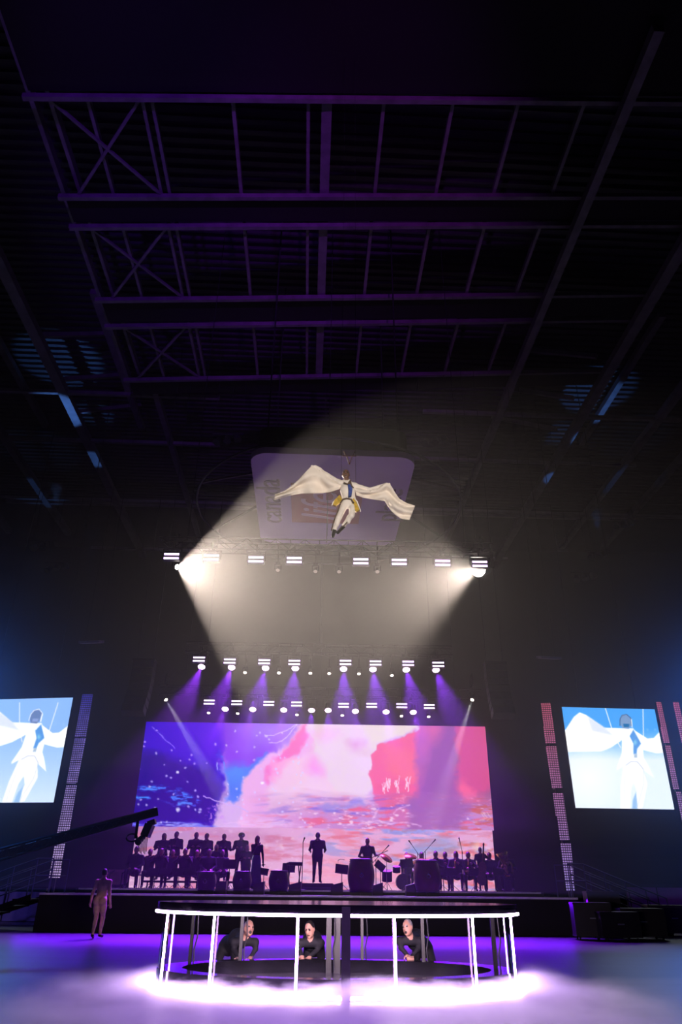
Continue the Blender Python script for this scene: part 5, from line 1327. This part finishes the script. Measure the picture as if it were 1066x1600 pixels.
# hoarding with white drapes at the far left, pinkish hoarding at the far right
def hoarding(label, px0, px1, D, zt, m, waves, cat='hoarding'):
    a = at(px0, 1430, D); b = at(px1, 1430, D); t = thing('rink_hoarding', label, cat, ((a.x + b.x) / 2, D, 0)); hw_ = (b.x - a.x) / 2
    n = max(2, int(hw_ * 2 / 1.2)); w = 2 * hw_ / n
    me = MB().grid(lambda u, v: (-w / 2 + .02 + u * (w - .04), -.04 * math.sin(u * waves), .12 + v * (zt - .2)), 20, 2).mesh('panel', m, True)
    for k in range(n): inst('panel', me, t, (-hw_ + w * (k + .5), 0, 0))
    MB().box((0, .06, .05), (2 * hw_, .2, .1)).build('kick_plate', mat('kick_grey', (120, 116, 140), .6), t); MB().box((0, .04, zt), (2 * hw_, .14, .08)).build('top_rail', BLACK, t)
    MB().box((0, .1, zt / 2), (2 * hw_, .04, zt - .1)).build('backing', BLACK, t)
WHITEP = mat('white_panel', (170, 160, 190), .6, 0, .15, 2); PINKP = mat('pink_panel', (150, 96, 150), .6, 0, .15, 2)
hoarding('pale rink hoarding with hanging white cloth at the far left behind the stairs', -60, 66, 30.0, 1.15, WHITEP, 19)
hoarding('pinkish rink hoarding at the far right behind the stairs', 985, 1130, 33.0, 1.5, PINKP, 0)
# set piece leaning at the left end of the stage
q = sp(181, 29.0)
sg = thing('set_panel', 'pale pink rectangular set panel with rounded corner at the left of the stage', 'panel', q)
pw = 19 * 29 * .9 / F / 1; MB().prism([(-.36, .12), (.30, .12), (.4, .22), (.38, .6), (-.36, .6)], 0, .03).build('board', mat('pale_pink', (226, 170, 190), .6), sg)
for x in (-.28, .16): MB().bar((x, -.02, 0), (x, -.02, .5), .03, .03).build('leg', BLACK, sg); MB().bar((x, -.02, .48), (x + .16, -.02, .56), .03, .03).build('strut', BLACK, sg)
# heaps of flight cases at the right end
def case(label, px, D, w, h, d, z=0.0):
    p = at(px, 1440, D); t = thing('flight_case', label, 'case', (p.x, D, z), R(random.uniform(-8, 8)), 'flight cases at the right end of the stage')
    MB().box((0, 0, h / 2 + .06), (w, d, h - .06)).build('body', BLACK, t)
    for sx in (-1, 1):
        for zz in (.1, h): MB().bar((sx * w / 2, -d / 2, zz), (sx * w / 2, d / 2, zz), .03, .03).build('edge_trim', DARKSTEEL, t)
        for sy in (-1, 1): MB().tube((sx * w * .4 - .02, sy * d * .4, .04), (sx * w * .4 + .02, sy * d * .4, .04), .04, n=10).build('castor', DARKSTEEL, t)
    MB().bar((-.1, -d / 2 - .01, h * .6), (.1, -d / 2 - .01, h * .6), .02, .03).build('handle', ALU, t)
case('black flight case nearest the right end of the stage', 925, 24.6, 1.1, .95, .7); case('low wide flight case in the middle of the right-hand heap', 962, 24.3, 1.2, .72, .7); case('flight case at the right side of the heap below the railing', 1000, 25.0, 1.3, .8, .8); case('flight case cut by the right picture edge', 1050, 27.0, 1.6, .86, .8)
case('tall flight case tucked behind the others by the right stairs', 945, 25.8, 1.0, 1.25, .7)
# flown loudspeaker columns left and right of the rig
def line_array(label, px, py, D, s):
    p = at(px, py, D); t = thing('line_array', label, 'speaker', p, 0, 'flown line-array speakers')
    for k in range(7):
        a_ = R(3 + k * 2.4); z = -.34 * k; y = -.018 * k * k
        c = MB().box((0, y, z), (.9, .5, .31), Matrix.Rotation(-a_, 3, 'X')).build('cabinet', BLACK, t); MB().box(Vector((0, y, z)) + Matrix.Rotation(-a_, 3, 'X') @ Vector((0, -.255, 0)), (.84, .012, .27), Matrix.Rotation(-a_, 3, 'X')).build('grille', DARKSTEEL, c)
    for x in (-.35, .35): MB().tube((x, 0, .1), (x, 0, ZH - p.z), .015, n=6).build('hoist_chain', DARKSTEEL, t)
    MB().box((0, 0, .2), (.95, .55, .06)).build('fly_frame', DARKSTEEL, t)
line_array('flown black line-array speaker left of the rig', 226, 1040, 30.0, -1); line_array('flown black line-array speaker right of the rig', 774, 1044, 30.0, 1)
def flat_lamp(label, px, py, D, rz):
    p = at(px, py, D); t = thing('flood_panel', label, 'lamp', p, rz, 'flood panels above the relay screens')
    MB().box((0, 0, 0), (.95, .55, .1), Matrix.Rotation(R(16), 3, 'X')).build('casing', mat('casing_grey', (120, 124, 150), .4, .3), t); MB().box(Matrix.Rotation(R(16), 3, 'X') @ Vector((0, 0, -.056)), (.86, .47, .012), Matrix.Rotation(R(16), 3, 'X')).build('diffuser', WHITEP, t)
    for x in (-.3, .3): MB().tube((x, 0, .05), (x, 0, ZH - p.z), .012, n=6).build('hanging_rod', DARKSTEEL, t)
flat_lamp('grey flat flood panel hanging above the left relay screen', 143, 1003, 30.5, R(-8)); flat_lamp('grey flat flood panel hanging above the right relay screen', 858, 1027.5, 30.5, R(8))
# small fixtures clamped to the side catwalks
def par_cluster(label, px, py, D, k):
    p = at(px, py, D); t = thing('lamp_cluster', label, 'stage light', p, 0, 'lamp clusters at the side catwalks')
    for i in range(3):
        b_ = MB().lathe([(.08, -.25), (.16, -.2), (.19, .12), (.17, .12)], 16, Matrix.Rotation(R(150 + 14 * i), 3, 'X') @ Matrix.Rotation(R(20 * (i - 1)), 3, 'Y'), (.5 * (i - 1), 0, .1 * i)).build('par_can', DARKSTEEL, t)
    MB().tube((-.8, 0, .45), (.8, 0, .45), .03, n=8).build('bar', DARKSTEEL, t)
    for x in (-.5, 0, .5): MB().tube((x, 0, .2), (x, 0, .45), .015, n=6).build('clamp', DARKSTEEL, t)
    for x in (-.7, .7): MB().tube((x, 0, .45), (x, 0, ZH - p.z), .012, n=6).build('hanging_rod', DARKSTEEL, t)
for a_ in (('lamp cluster hanging far left above the blue beam end', 66, 856, 38, 0), ('lamp cluster hanging left below the blue roof beam', 88, 890, 38, 1), ('lamp cluster hanging right above the star-shaped fitting', 915, 905, 38, 2), ('lamp cluster hanging right near the roof beam end', 935, 870, 40, 3),
           ('lamp cluster hanging high at the right picture side', 975, 822, 40, 4), ('lamp cluster hanging left of the scoreboard ring', 355, 690, 30, 5), ('lamp cluster hanging right of the scoreboard ring', 680, 692, 30, 6)): par_cluster(*a_)
